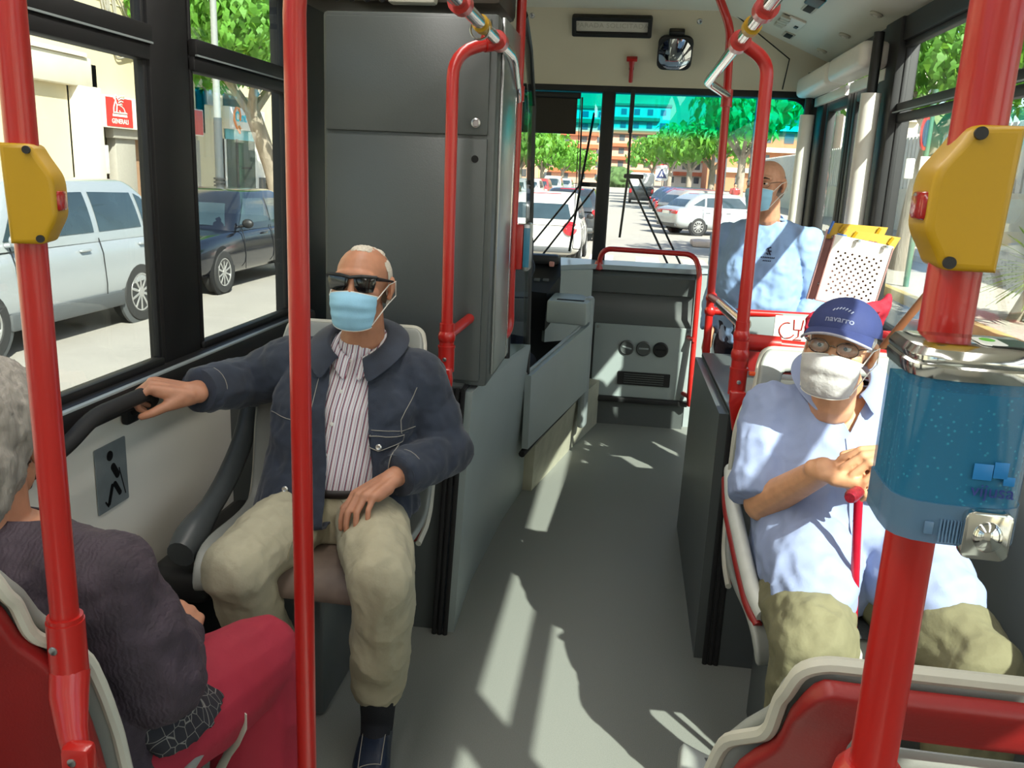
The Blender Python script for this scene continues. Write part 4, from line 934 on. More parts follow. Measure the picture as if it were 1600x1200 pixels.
sk1 = [('l', [(c, V(u)*.92, V(v)*.90) for c, u, v in torso1[0][1]])] + xf(head_prims(), H1) + [('ch', [sR, eR, wR], [.05, .04, .027]), ('ch', [sL, eL, wL], [.05, .04, .027]), ('ch', [hR, kR, aR], [.08, .055, .036]), ('ch', [hL, kL, aL], [.08, .055, .036]),
     ('c', aR, .034, aR + V((-.02, -.07, -.065)), .022), ('c', aL, .034, aL + V((.01, -.08, -.065)), .022), ('c', (-.72, 2.25, 1.05), .06, (-.695, 2.235, 1.12), .055)] + handR + handL
SK1 = skinm('light_skin', 'b27c5f')
body1 = link('body', organ(sk1, .0036, 5), SK1, P1, 80)
# hair: short fringe round the sides and thin on top
hb = organ(xf([('e', (0, .018, .022), (.0765, .0955, .079)), ('e', (0, .03, -.03), (.072, .075, .06))], H1), .004, 2)
hm1 = H1.inverted()
bm = bmesh.new(); bm.from_mesh(hb)
def hairline(p):
    q = hm1 @ p; return q.y < -.008 + max(0, .045 - q.z) * .25 or (q.z > .062 and q.y < .035 and abs(q.x) < .06 - .0) or q.z < -.055
bmesh.ops.delete(bm, geom=[f for f in bm.faces if hairline(f.calc_center_median())], context='FACES'); bm.to_mesh(hb); bm.free()
link('hair', hb, M['grizzle'], P1, 80)
top = organ(xf([('e', (0, -.005, .088), (.034, .042, .018)), ('e', (0, .03, .077), (.052, .05, .025))], H1), .004, 2); warp(top, .004, 90, 1)
link('hair_tuft', top, M['grizzle'], P1, 80)
# sunglasses
sg = MB()
GB = pm('black_gloss', '0b0b0c', .08, coat=.6)
for s_ in (-1, 1):
    lens = [(s_*.006, .017), (s_*.065, .021), (s_*.067, .006), (s_*.060, -.020), (s_*.024, -.025), (s_*.010, -.008)]
    if s_ < 0: lens = lens[::-1]
    sg.prism(lens, .006, H1 @ Matrix.Translation((0, -.103 - .0, .006)) @ Matrix.Rotation(R(90), 4, 'X') @ Matrix.Rotation(s_*R(9), 4, 'Y') @ Matrix.Translation((0, 0, -.003)), bev=.002)
so_ = sg.build('sunglasses', GB, P1)
fr = MB(); fr.tube([H1 @ V(p) for p in ((-.068, -.092, .026), (-.03, -.107, .027), (0, -.112, .022), (.03, -.107, .027), (.068, -.092, .026))], .0045, n=8)
for s_ in (-1, 1): fr.tube([H1 @ V(p) for p in ((s_*.068, -.092, .022), (s_*.077, -.05, .018), (s_*.082, .015, .012))], [.0055, .004, .003], n=8)
fr.build('glasses_frame', M['black'], so_)
face_mask(H1, M['mask'], P1, .0042)
# shirt, trousers
shirt = organ([('l', [(c, V(u) * 1.03, V(v) * 1.04) for c, u, v in torso1[0][1]]), ('c', (-.715, 2.25, 1.03), .075, (-.705, 2.245, 1.075), .066)], .006, 6)
cut(shirt, (-.71, 2.2, 1.088), (0.0, -.35, 1)); cut(shirt, (0, 0, .60), (0, 0, -1))
SHM = stripe_mat(); sh = link('shirt', shirt, SHM, P1, 80); trs = bvh(sh)
patch(trs, [(-.722, 2.1, 1.06), (-.702, 2.1, 1.06), (-.755, 2.1, .70), (-.775, 2.1, .70)], (0, 1, 0), .002, .003, SHM, 'placket', sh, 10)
for z, x in ((1.04, -.714), (.965, -.726), (.885, -.738), (.805, -.750)): MB().lathe([(.0055, 0), (.0055, .002), (.003, .0025)], M=frame(prj(trs, (x, 2.1, z), (0, 1, 0), .0045), (1, 0, 0), (0, -1, .1))).build('button', M['white'], sh)
collar(Matrix.Translation((-.703, 2.233, 1.085)) @ Matrix.Rotation(R(12), 4, 'X'), 'shirt_collar', SHM, P1, .064, .092, .026, .004, 8, .045)
KH = pm('khaki_cotton', 'a8a187', .85, var=.07, scale=14, bump=.3, bscale=90, dist=.004)
tro = organ([('l', [((-.75, 2.165, .56), (.18, 0, 0), (0, .13, 0)), ((-.75, 2.165, .66), (.185, 0, 0), (0, .132, 0)), ((-.748, 2.17, .705), (.178, 0, 0), (0, .128, 0))]),
     ('ch', [hR + V((.01, 0, 0)), kR.lerp(hR, .35), kR], [.10, .092, .080]), ('ch', [hL, kL.lerp(hL, .35), kL], [.10, .092, .080]), ('ch', [kR, kR.lerp(aR, .5)], [.080, .076]), ('f', kR.lerp(aR, .45), .076, aR + V((0, 0, .05)), .076),
     ('ch', [kL, kL.lerp(aL, .5)], [.080, .076]), ('f', kL.lerp(aL, .45), .076, aL + V((0.005, -.005, .07)), .070)], .0065, 5)
warp(tro, .009, 7, 2.0, (1, .8, .7)); warp(tro, .003, 20, 5.0, (1, 1, .6))
tr1 = link('trousers', tro, KH, P1, 80); trt = bvh(tr1)
MB().tube([(-.755 + .176*math.cos(a), 2.167 + .129*math.sin(a), .705) for a in [2*PI*i/40 for i in range(40)]], .012, n=8, closed=True, flat=.5).build('belt', pm('dark_belt', '1c1512', .5), P1)
seams(trt, [[(-.768, 2.0, .69), (-.772, 2.0, .60)], [(-.70, 1.99, .69), (-.645, 2.05, .66)]], (0, 1, 0), pm('khaki_seam', '8b8268', .8), tr1, .0016)
# socks and shoes
SO = pm('dark_socks', '14161c', .9, bump=.2, bscale=300); LE = pm('navy_leather', '1a2436', .35, var=.2, scale=40, bump=.1)
def shoe(ankle, ddir, name='shoe'):
    d = V(ddir).normalized(); a = V(ankle); s_ = V((-d.y, d.x, 0)); g = V((a.x, a.y, 0)); up = V((0, 0, 1))
    rg = [(g - d*.07 + up*.045, s_*.032, up*.040), (g - d*.03 + up*.050, s_*.040, up*.048), (g + d*.06 + up*.056, s_*.045, up*.055), (g + d*.12 + up*.046, s_*.049, up*.045), (g + d*.18 + up*.034, s_*.044, up*.032), (g + d*.22 + up*.026, s_*.025, up*.018)]
    o = link(name, organ([('l', rg)], .005, 5), LE, P1, 80)
    b = MB(); out = []
    for k in range(30):
        t = 2*PI*k/30; c = math.cos(t); q = g + d*(.072 + .138*c) + s_*(.044*math.sin(t)*(1.0 if c > 0 else .85)); out.append((q.x, q.y))
    b.prism(out, .014, Matrix.Translation((0, 0, .001))); b.build('sole', pm('shoe_sole', '4b3f33', .7), o)
    t2 = bvh(o); seams(t2, [[g + d*.04 + s_*.03 + up*.2, g + d*.15 + s_*.028 + up*.2, g + d*.16 - s_*.028 + up*.2, g + d*.04 - s_*.03 + up*.2]], (0, 0, -1), STITCH, o, .0014)
    return o
for a, dd in ((aR, (-.30, -1, 0)), (aL, (.16, -1, 0))):
    kk = kR if a is aR else kL
    link('sock', organ([('c', a.lerp(kk, .30), .052, a + V((0, 0, -.04)), .044), ('c', a, .045, a + V((dd[0]*.07, dd[1]*.07, -.05)), .036)], .005, 3), SO, P1, 80); shoe(a, dd)
# denim jacket
wRc = wR + (eR - wR).normalized() * .035; wLc = wL + (eL - wL).normalized() * .03
jk = organ([('l', [((-.748, 2.16, .635), (.225, 0, 0), (0, .19, 0)), ((-.748, 2.175, .69), (.215, 0, 0), (0, .17, 0)), ((-.745, 2.195, .78), (.2, 0, 0), (0, .145, 0)), ((-.735, 2.22, .92), (.205, 0, 0), (0, .14, 0)), ((-.73, 2.25, 1.01), (.185, 0, 0), (0, .11, 0)), ((-.715, 2.255, 1.06), (.10, 0, 0), (0, .078, 0))]),
     ('c', sR, .082, eR, .068), ('ch', [eR, eR.lerp(wRc, .5)], [.070, .062]), ('f', eR.lerp(wRc, .4), .064, wRc, .054), ('c', sL, .082, eL, .070), ('ch', [eL, eL.lerp(wLc, .5)], [.072, .062]), ('f', eL.lerp(wLc, .4), .064, wLc, .054),
     ('c', (-.73, 2.25, 1.035), .06, sR + V((0, 0, .005)), .07), ('c', (-.73, 2.25, 1.035), .06, sL + V((0, 0, .005)), .07)], .0065, 5)
warp(jk, .008, 8, 7.0, (1, 1, .8)); warp(jk, .003, 22, 3.0)
pl = ((-.768, 2.1, 1.06), (-1, 0, -.10)); pr_ = ((-.662, 2.1, 1.06), (1, 0, .14))
def injack(c, n):
    a = (c - V(pl[0])).dot(V(pl[1])) < 0; b = (c - V(pr_[0])).dot(V(pr_[1])) < 0
    return a and b and c.y < 2.22 and abs(c.x + .72) < .2
jk = split_del(jk, [pl, pr_], injack)
cut(jk, (-.71, 2.24, 1.083), (0, -.3, 1)); cut(jk, (0, 0, .668), (0, 0, -1)) if False else None
jk = solid(jk, .006, 1); J1 = link('jacket', jk, DEN, P1, 80); trj = bvh(J1)
collar(Matrix.Translation((-.712, 2.240, 1.085)) @ Matrix.Rotation(R(14), 4, 'X'), 'jacket_collar', DEN, P1, .082, .145, .03, -.004, 24, .06, .005)
for w_, e_, r_ in ((wRc, eR, .057), (wLc, eL, .057)):
    d_ = (e_ - w_).normalized(); MB().tube([w_ - d_*.002, w_ + d_*.042], [r_, r_*1.06], n=24).build('cuff', DEN, J1)
    MB().tube([w_ + d_*.038, w_ + d_*.040], [r_*1.065]*2, n=24).build('cuff_stitching', STITCH, J1)
D = (0, 1, 0)
patch(trj, [(-.665, 2, .878), (-.545, 2, .862), (-.547, 2, .85), (-.663, 2, .866)], D, .004, .004, DEN, 'pocket_flap', J1)
b = MB(); rows = []
for i in range(7):
    u = i / 6; x = -.662 + .112*u; zt = .872 - .013*u; zb = zt - .018 - .026 * (1 - abs(2*u - 1)); rows.append([prj(trj, (x, 2, zt + (zb - zt)*k/4), D, .005) for k in range(5)])
b.rings(rows, caps=False, closed=False); link('pocket_flap', solid(b.mesh(), .004, 0), DEN, J1, 60)
patch(trj, [(-.652, 2, .845), (-.562, 2, .835), (-.580, 2, .745), (-.632, 2, .75)], D, .003, .003, DEN, 'pocket', J1)
seams(trj, [[(-.68, 2, .886), (-.535, 2, .868)], [(-.96, 2, .895), (-.79, 2, .885)], [(-.655, 2, 1.04), (-.69, 2, .74)], [(-.782, 2, 1.03), (-.815, 2, .72)], [(-.53, 2, .98), (-.56, 2, .9), (-.555, 2, .84)], [(-.66, 2, .86), (-.70, 2, .70)]], D, STITCH, J1, .0012, .001)
seams(trj, [[(-.66, 2, .872), (-.655, 2, .852), (-.606, 2, .826), (-.556, 2, .840), (-.552, 2, .858), (-.66, 2, .871)], [(-.652, 2, .84), (-.632, 2, .75), (-.58, 2, .745), (-.562, 2, .835)]], D, STITCH, J1, .0013, .0085, 'pocket_stitching')
MB().lathe([(.0085, 0), (.0085, .003), (.006, .005), (.002, .0035)], M=frame(prj(trj, (-.606, 2, .836), D, .008), (1, 0, 0), (0, -1, .15))).build('button', BTN, J1)
for x, z in ( (-.80, .895), (-.822, .82), (-.845, .715), (-.848, .675)): MB().lathe([(.0085, 0), (.0085, .003), (.006, .005), (.002, .0035)], M=frame(prj(trj, (x, 2, z), D, .003), (1, 0, 0), (0, -1, .15))).build('button', BTN, J1)
for x0, z0, x1, z1 in ((-.688, .808, -.665, .815), (-.70, .745, -.678, .75)): MB().tube(ppath(trj, [(x0, 2, z0), (x1, 2, z1)], D, .003), .0022, n=6).build('buttonhole', STITCH, J1)
# ------------------------------------------------------------------ the man in the cap
P2 = thing('person', 'seated person in navy cap, glasses, white mask and light blue shirt leaning on a cane', 'person', (.58, 2.1, 0))
H2 = headM((.528, 2.12, 1.175), -24, -7, 3, .98)
sR, eR, wR = V((.415, 2.24, .965)), V((.385, 2.10, .765)), V((.474, 1.905, .930))
sL, eL, wL = V((.765, 2.24, .975)), V((.83, 2.05, .815)), V((.645, 1.885, .985))
hR, kR, aR = V((.50, 2.15, .585)), V((.465, 1.75, .585)), V((.48, 1.74, .12)); hL, kL, aL = V((.70, 2.15, .585)), V((.80, 1.73, .585)), V((.80, 1.70, .12))
tor2 = [((.60, 2.17, .54), (.19, 0, 0), (0, .15, 0)), ((.60, 2.15, .66), (.205, 0, 0), (0, .17, 0)), ((.595, 2.15, .76), (.205, 0, 0), (0, .172, 0)), ((.59, 2.20, .90), (.20, 0, 0), (0, .14, 0)), ((.585, 2.24, 1.0), (.175, 0, 0), (0, .10, 0)), ((.575, 2.24, 1.05), (.09, 0, 0), (0, .065, 0))]
hTop = hand_prims(wL, (-.92, -.22, -.10), (-.15, -.45, 1), -1, [(34, 36, 22), (38, 40, 25), (42, 42, 26), (44, 42, 26)], (34, 10, 8), 1.04, 8, 20)
hBot = hand_prims(wR, (.90, -.42, .10), (-.05, -.35, 1), 1, [(62, 66, 40), (62, 68, 42), (62, 68, 42), (62, 66, 42)], (36, 12, 10), .98, 2, 30)
sk2 = [('l', [(c, V(u)*.92, V(v)*.90) for c, u, v in tor2])] + xf(head_prims((0, .05, -.15)), H2) + [('c', (.575, 2.24, 1.02), .065, (.545, 2.20, 1.09), .058), ('ch', [sR, eR, wR], [.055, .046, .031]), ('ch', [sL, eL, wL], [.055, .046, .031]), ('ch', [hR, kR, aR], [.08, .055, .036]), ('ch', [hL, kL, aL], [.08, .055, .036]),
     ('c', aR, .036, aR + V((-.02, -.11, -.07)), .03), ('c', aL, .036, aL + V((.02, -.11, -.07)), .03)] + hTop + hBot
SK2 = skinm('warm_skin', 'c8936f')
link('body', organ(sk2, .0036, 5), SK2, P2, 80)
WH = pm('white_hair', 'd5d2cc', .8, var=.2, scale=200, bump=.5, bscale=220, dist=.004)
hb = organ(xf([('e', (0, .02, .02), (.0785, .098, .07)), ('e', (0, .04, -.03), (.073, .07, .05))], H2), .004, 2); hm2 = H2.inverted()
bm = bmesh.new(); bm.from_mesh(hb); bmesh.ops.delete(bm, geom=[f for f in bm.faces if (hm2 @ f.calc_center_median()).y < -.025 or (hm2 @ f.calc_center_median()).z < -.04 + (0 if (hm2 @ f.calc_center_median()).y > .03 else .04)], context='FACES'); bm.to_mesh(hb); bm.free()
link('hair', hb, WH, P2, 80)
# cap
CN = pm('navy_cap_cotton', '2a3566', .8, var=.1, scale=30, bump=.25, bscale=300, dist=.002)
Mc = H2 @ Matrix.Rotation(R(-3), 4, 'X')
dome = MB().ell((0, .012, .040), (.083, .102, .080), Mc, 32, 18).mesh(); dome = cut(dome, Mc @ V((0, 0, .036)), (Mc.to_3x3() @ V((0, 0, -1))))
capo = link('cap', solid(dome, .004, 1), CN, P2, 60)
MB().ell((0, .012, .120), (.008, .008, .005), Mc).build('cap_button', CN, capo)
rows = []
for j in range(7):
    u = j / 6; row = []
    for i in range(25):
        a = R(-68) + R(136)*i/24; r = .0 ; x = (.083 + .004*u) * math.sin(a); y0 = .012 - .102*math.cos(a); row.append(Mc @ V((x, y0 - u * .078 * (math.cos(a) ** .55 if math.cos(a) > 0 else 0), .042 - .016*u - .022*math.sin(a)**2 * (.35 + u*.6))))
    rows.append(row)
bb = MB(); bb.rings(rows, caps=False, closed=False); br = link('brim', thick(bb.mesh(), .004, 0), CN, capo, 60)
MB().tube(rows[-1], .0032, n=8).build('brim_edge', pm('pale_edge', '9a98a4', .7), br)
trc = bvh(capo); fdir = Mc.to_3x3() @ V((0, 1, -.25)); fdir.normalize()
tm = Mc @ frame((0, -.16, .092), (1, 0, 0), (0, -1, .25)); SIL = pm('silver_thread', 'a9b0c8', .6)
for s_, sz, dz, dx in (('navarro', .0215, -.010, .0), ('CLUB', .0105, .0125, 0)):
    if s_ == 'CLUB': continue
    o = text('lettering', s_, sz, SIL, tm @ Matrix.Translation((dx, dz, 0)), capo, .0006, bold=.0003); Wm = WORLD[P2]
    for v in o.data.vertices: v.co = Wm @ prj(trc, Wm.inverted() @ v.co, fdir, .0012, .1)
bq = MB()
for i in range(7): bq.tube(ppath(trc, [tm @ V((-.022 + .007*i, .012 + .006*math.sin(i*.55), 0)), tm @ V((-.018 + .007*i, .018 + .006*math.sin(i*.55), 0))], fdir, .0008, 2), .0016, n=5)
bq.build('cap_emblem', SIL, capo)
face_mask(H2, M['maskw'], P2, .0030, 1.05)
# glasses
gl = MB(); GM = pm('glasses_metal', '6a5a50', .3, .8)
for s_ in (-1, 1): gl.tube([H2 @ V((s_*.033 + .026*math.cos(a), -.100 - .006*math.cos(a)*s_*s_ + .010*abs(math.cos(a))*.0 + .012*(s_*math.cos(a) > 0), .0 + .017*math.sin(a))) for a in [2*PI*i/24 for i in range(24)]], .0014, n=6, closed=True); gl.tube([H2 @ V(p) for p in ((s_*.059, -.088, .006), (s_*.076, -.05, .010), (s_*.082, .018, .008))], .0018, n=6)
gl.tube([H2 @ V(p) for p in ((-.008, -.103, .002), (0, -.107, .006), (.008, -.103, .002))], .0015, n=6); go = gl.build('glasses', GM, P2)
for s_ in (-1, 1): MB().ell((s_*.033, -.096, 0), (.025, .002, .0165), H2).build('lens', glassm('spectacle_lens', (.93, .94, .95), .06), go)
for s_ in (-1, 1):
    e_ = MB().ell((s_*.030, -.0795, .004), (.0105, .0095, .0085), H2).build('eye', pm('eyeball', 'd8d0c8', .2), P2); MB().ell((s_*.030 - .002, -.0882, .002), (.0045, .0018, .0045), H2).build('iris', pm('dark_iris', '2b1d14', .15), e_)
    MB().ell((s_*.030, -.080, .010), (.0125, .0105, .006), H2).build('eyelid', SK2, e_)
# shirt with short sleeves
LB = pm('pale_blue_shirt', '8a97b9', .8, var=.04, scale=10, bump=.15, bscale=260, dist=.002)
sh2 = organ([('l', [((.60, 2.155, .545), (.225, 0, 0), (0, .18, 0))] + [(c, V(u)*1.09, V(v)*1.09) for c, u, v in tor2[1:]]), ('c', sR, .082, sR.lerp(eR, .5), .085), ('f', sR.lerp(eR, .4), .086, sR.lerp(eR, .98), .084), ('c', sL, .082, sL.lerp(eL, .5), .085), ('f', sL.lerp(eL, .4), .086, sL.lerp(eL, .98), .084),
     ('c', (.58, 2.24, 1.02), .065, sR, .07), ('c', (.58, 2.24, 1.02), .065, sL, .07),
     ('ch', [(.50, 2.06, .69), (.488, 1.96, .665), (.482, 1.885, .65)], [.125, .118, .098]), ('ch', [(.70, 2.06, .69), (.735, 1.97, .665), (.76, 1.90, .65)], [.125, .118, .10])], .0065, 5)
warp(sh2, .010, 7, 11.0, (1, 1, .6)); warp(sh2, .003, 18, 2.0)
va = ((.575, 2.05, .965), (-1, 0, .62)); vb = ((.575, 2.05, .965), (1, 0, .62))
sh2 = split_del(sh2, [va, vb], lambda c, n: (c - V(va[0])).dot(V((-1, 0, -.62))) < 0 and (c - V(vb[0])).dot(V((1, 0, -.62))) < 0 and c.y < 2.20 and c.z > .965)
cut(sh2, (.57, 2.24, 1.075), (0, -.3, 1)); sh2 = solid(sh2, .004, 1); S2 = link('shirt', sh2, LB, P2, 80); tr2 = bvh(S2)
collar(Matrix.Translation((.562, 2.215, 1.09)) @ Matrix.Rotation(R(18), 4, 'X'), 'shirt_collar', LB, S2, .074, .128, .026, -.004, 30, .05, .004)
patch(tr2, [(.563, 2, .955), (.593, 2, .955), (.60, 2, .70), (.57, 2, .70)], D, .003, .003, LB, 'placket', S2, 10)
for z in (.93, .86, .79): MB().lathe([(.005, 0), (.005, .002)], M=frame(prj(tr2, (.58, 2, z), D, .005), (1, 0, 0), (0, -1, .1))).build('button', M['white'], S2)
OL = pm('olive_trousers', '6f6c51', .85, var=.08, scale=14, bump=.3, bscale=90, dist=.004)
t2 = organ([('l', [((.60, 2.165, .53), (.195, 0, 0), (0, .15, 0)), ((.60, 2.16, .66), (.20, 0, 0), (0, .16, 0))]), ('ch', [hR, kR.lerp(hR, .4), kR], [.115, .108, .092]), ('ch', [hL, kL.lerp(hL, .4), kL], [.115, .108, .092]), ('ch', [kR, kR.lerp(aR, .5)], [.092, .086]), ('f', kR.lerp(aR, .4), .086, aR + V((0, 0, .03)), .075), ('ch', [kL, kL.lerp(aL, .5)], [.092, .086]), ('f', kL.lerp(aL, .4), .086, aL + V((0, 0, .03)), .075)], .0065, 5)
warp(t2, .011, 7, 4.0, (1, .8, .7)); warp(t2, .003, 18, 6.0); link('trousers', t2, OL, P2, 80)
for a in (aR, aL):
    link('shoe', organ([('l', [(a + V((0, .06, -.07)), (.03, 0, 0), (0, 0, .045)), (a + V((0, -.03, -.065)), (.04, 0, 0), (0, 0, .055)), (a + V((0, -.13, -.085)), (.045, 0, 0), (0, 0, .034)), (a + V((0, -.2, -.095)), (.03, 0, 0), (0, 0, .022))])], .006, 4), M['black'], P2, 80)
# walking cane
t = thing('walking_cane', 'shiny red walking cane held by the man in the cap', 'cane', (.59, 1.82, 0))
RC = pm('red_cane_lacquer', 'a3122a', .22, var=.15, scale=30, coat=.6)
sh_ = MB().tube([(.612, 1.80, .012), (.545, 1.862, .90)], .0098, n=14).build('shaft', RC, t)
MB().tube([(.613, 1.80, 0), (.611, 1.80, .04)], .014, n=14).build('rubber_tip', M['rubber'], t)
MB().tube([(.5751, 1.8341, .50), (.5745, 1.8347, .508)], .0104, n=14).tube([(.5683, 1.8404, .59), (.5677, 1.841, .598)], .0104, n=14).build('silver_ring', M['chrome'], sh_)
MB().tube([(.506, 1.785, .912), (.512, 1.795, .913), (.548, 1.865, .905), (.572, 1.915, .897), (.578, 1.925, .892)], [.011, .0150, .0135, .014, .010], n=14).build('handle', pm('dark_red_handle', '7c1422', .4, var=.5, scale=160), t)
# ------------------------------------------------------------------ the standing man
P3 = thing('person', 'standing bald person in light blue work shirt and blue mask beside the front door', 'person', (.645, 4.2, 0))
H3 = headM((.608, 4.12, 1.551), -32, 2, 0, .98)
B3 = Matrix.Translation((.643, 4.205, 0)) @ Matrix.Rotation(R(-28), 4, 'Z')
T3 = [((0, 0, .80), (.165, 0, 0), (0, .115, 0)), ((0, 0, .92), (.17, 0, 0), (0, .125, 0)), ((0, -.01, 1.02), (.175, 0, 0), (0, .13, 0)), ((0, 0, 1.16), (.185, 0, 0), (0, .125, 0)), ((0, .01, 1.28), (.18, 0, 0), (0, .105, 0)), ((0, .01, 1.345), (.15, 0, 0), (0, .08, 0)), ((0, .005, 1.385), (.07, 0, 0), (0, .06, 0))]
sR, eR, wR = (-.185, .01, 1.29), (-.225, .06, 1.02), (-.20, -.08, .84); sL, eL, wL = (.185, .01, 1.29), (.235, .05, 1.03), (.21, -.07, .85)
hd3 = hand_prims(wR, (0, -.3, -.9), (-1, -.1, 0), 1, [(15, 20, 12)]*4, (30, 10, 10)) + hand_prims(wL, (0, -.3, -.9), (1, -.1, 0), -1, [(15, 20, 12)]*4, (30, 10, 10))
sk3 = xf([('l', [(c, V(u)*.92, V(v)*.9) for c, u, v in T3]), ('ch', [sR, eR, wR], [.05, .04, .027]), ('ch', [sL, eL, wL], [.05, .04, .027]), ('ch', [(-.09, 0, .84), (-.095, 0, .46), (-.10, .02, .09)], [.085, .055, .04]), ('ch', [(.09, 0, .84), (.095, 0, .46), (.10, .02, .09)], [.085, .055, .04]), ('c', (-.10, .02, .06), .035, (-.11, -.12, .04), .03), ('c', (.10, .02, .06), .035, (.11, -.12, .04), .03)] + hd3, B3) + xf(head_prims(), H3) + [('c', B3 @ V((0, .005, 1.34)), .055, H3 @ V((0, .03, -.08)), .056)]
SK3 = skinm('tanned_skin', 'c18c6e')
link('body', organ(sk3, .0042, 4), SK3, P3, 80)
face_mask(H3, M['mask'], P3)
hb = organ(xf([('e', (0, .022, .012), (.0748, .094, .07)), ('e', (0, .045, -.04), (.066, .06, .045))], H3), .004, 2); h3i = H3.inverted(); bm = bmesh.new(); bm.from_mesh(hb)
bmesh.ops.delete(bm, geom=[f for f in bm.faces if (h3i @ f.calc_center_median()).y < .004 or (h3i @ f.calc_center_median()).z > .052], context='FACES'); bm.to_mesh(hb); bm.free(); link('hair', hb, pm('cropped_hair', '8a7668', .8, var=.2, scale=200, bump=.3), P3, 80)
for s_ in (-1, 1):
    e_ = MB().ell((s_*.030, -.0795, .004), (.0105, .0095, .0085), H3).build('eye', pm('eyeball', 'd8d0c8', .2), P3); MB().ell((s_*.030 - .002, -.0882, .003), (.0050, .0018, .0050), H3).build('iris', pm('dark_iris', '2b1d14', .15), e_)
    MB().ell((s_*.030, -.080, .0095), (.0125, .0105, .006), H3).build('eyelid', SK3, e_)
    MB().tube([H3 @ V(q) for q in ((s_*.014, -.097, .024), (s_*.03, -.095, .029), (s_*.048, -.08, .024))], [.003, .004, .002], n=6).build('eyebrow', pm('dark_brow', '3a2a20', .9), P3)
gl = MB()
for s_ in (-1, 1): gl.tube([H3 @ V((s_*.033 + .024*math.cos(a), -.104 + .010*(s_*math.cos(a) > 0), .0 + .014*math.sin(a))) for a in [2*PI*i/20 for i in range(20)]], .001, n=5, closed=True); gl.tube([H3 @ V(p) for p in ((s_*.057, -.092, .006), (s_*.076, -.05, .010), (s_*.082, .018, .008))], .0015, n=5)
gl.build('glasses', GM, P3)
SB = pm('light_blue_work_shirt', '86a4cf', .75, var=.04, scale=9, bump=.15, bscale=220, dist=.002)
s3 = organ(xf([('l', [(c, V(u)*1.12, V(v)*1.14) for c, u, v in T3]), ('ch', [sR, eR], [.08, .065]), ('ch', [eR, V(eR).lerp(V(wR), .5)], [.066, .058]), ('f', V(eR).lerp(V(wR), .4), .06, wR, .045), ('ch', [sL, eL], [.08, .065]), ('ch', [eL, V(eL).lerp(V(wL), .5)], [.066, .058]), ('f', V(eL).lerp(V(wL), .4), .06, wL, .045), ('c', (0, .01, 1.34), .06, sR, .07), ('c', (0, .01, 1.34), .06, sL, .07)], B3), .007, 4)
warp(s3, .014, 6, 21.0, (1, 1, .7)); warp(s3, .004, 16, 9.0); cut(s3, B3 @ V((0, 0, 1.40)), (0, -.25, 1)); s3 = solid(s3, .004, 1); S3 = link('shirt', s3, SB, P3, 80); tr3 = bvh(S3)
collar(B3 @ Matrix.Translation((0, .005, 1.37)) @ Matrix.Rotation(R(8), 4, 'X'), 'shirt_collar', SB, S3, .07, .098, .035, .01, 10, .04, .004)
d3 = (B3.to_3x3() @ V((0, 1, 0)))
patch(tr3, [B3 @ V((-.015, -.2, 1.34)), B3 @ V((.015, -.2, 1.34)), B3 @ V((.015, -.2, .95)), B3 @ V((-.015, -.2, .95))], d3, .003, .003, SB, 'placket', S3, 12)
b = MB()
for x0, z0, x1, z1 in ((.055, 1.262, .072, 1.27), (.058, 1.252, .075, 1.252), (.055, 1.244, .062, 1.236), (.066, 1.244, .074, 1.236), (.06, 1.262, .07, 1.24)): b.tube(ppath(tr3, [B3 @ V((x0, -.2, z0)), B3 @ V((x1, -.2, z1))], d3, .002, 2), .0035, n=5)
for i in range(8): b.tube(ppath(tr3, [B3 @ V((.035 + .008*i, -.2, 1.222)), B3 @ V((.039 + .008*i, -.2, 1.225))], d3, .002, 1), .0028, n=5)
for i in range(5): b.tube(ppath(tr3, [B3 @ V((.047 + .008*i, -.2, 1.208)), B3 @ V((.051 + .008*i, -.2, 1.21))], d3, .002, 1), .0026, n=5)
b.build('shirt_logo', pm('navy_print_cloth', '1c2440', .8), S3)
tq = organ(xf([('l', [((0, 0, .78), (.175, 0, 0), (0, .125, 0)), ((0, 0, .93), (.18, 0, 0), (0, .135, 0))]), ('ch', [(-.09, 0, .82), (-.095, 0, .48)], [.105, .085]), ('f', (-.095, 0, .5), .085, (-.10, .01, .06), .08), ('ch', [(.09, 0, .82), (.095, 0, .48)], [.105, .085]), ('f', (.095, 0, .5), .085, (.10, .01, .06), .08)], B3), .008, 4); warp(tq, .01, 9, 2); link('trousers', tq, M['navy'], P3, 80)
for s_ in (-1, 1): link('shoe', organ(xf([('l', [((s_*.10, .07, .045), (.03, 0, 0), (0, 0, .04)), ((s_*.10, 0, .045), (.04, 0, 0), (0, 0, .044)), ((s_*.11, -.12, .03), (.045, 0, 0), (0, 0, .03)), ((s_*.11, -.18, .022), (.03, 0, 0), (0, 0, .02))])], B3), .007, 3), M['black'], P3, 80)
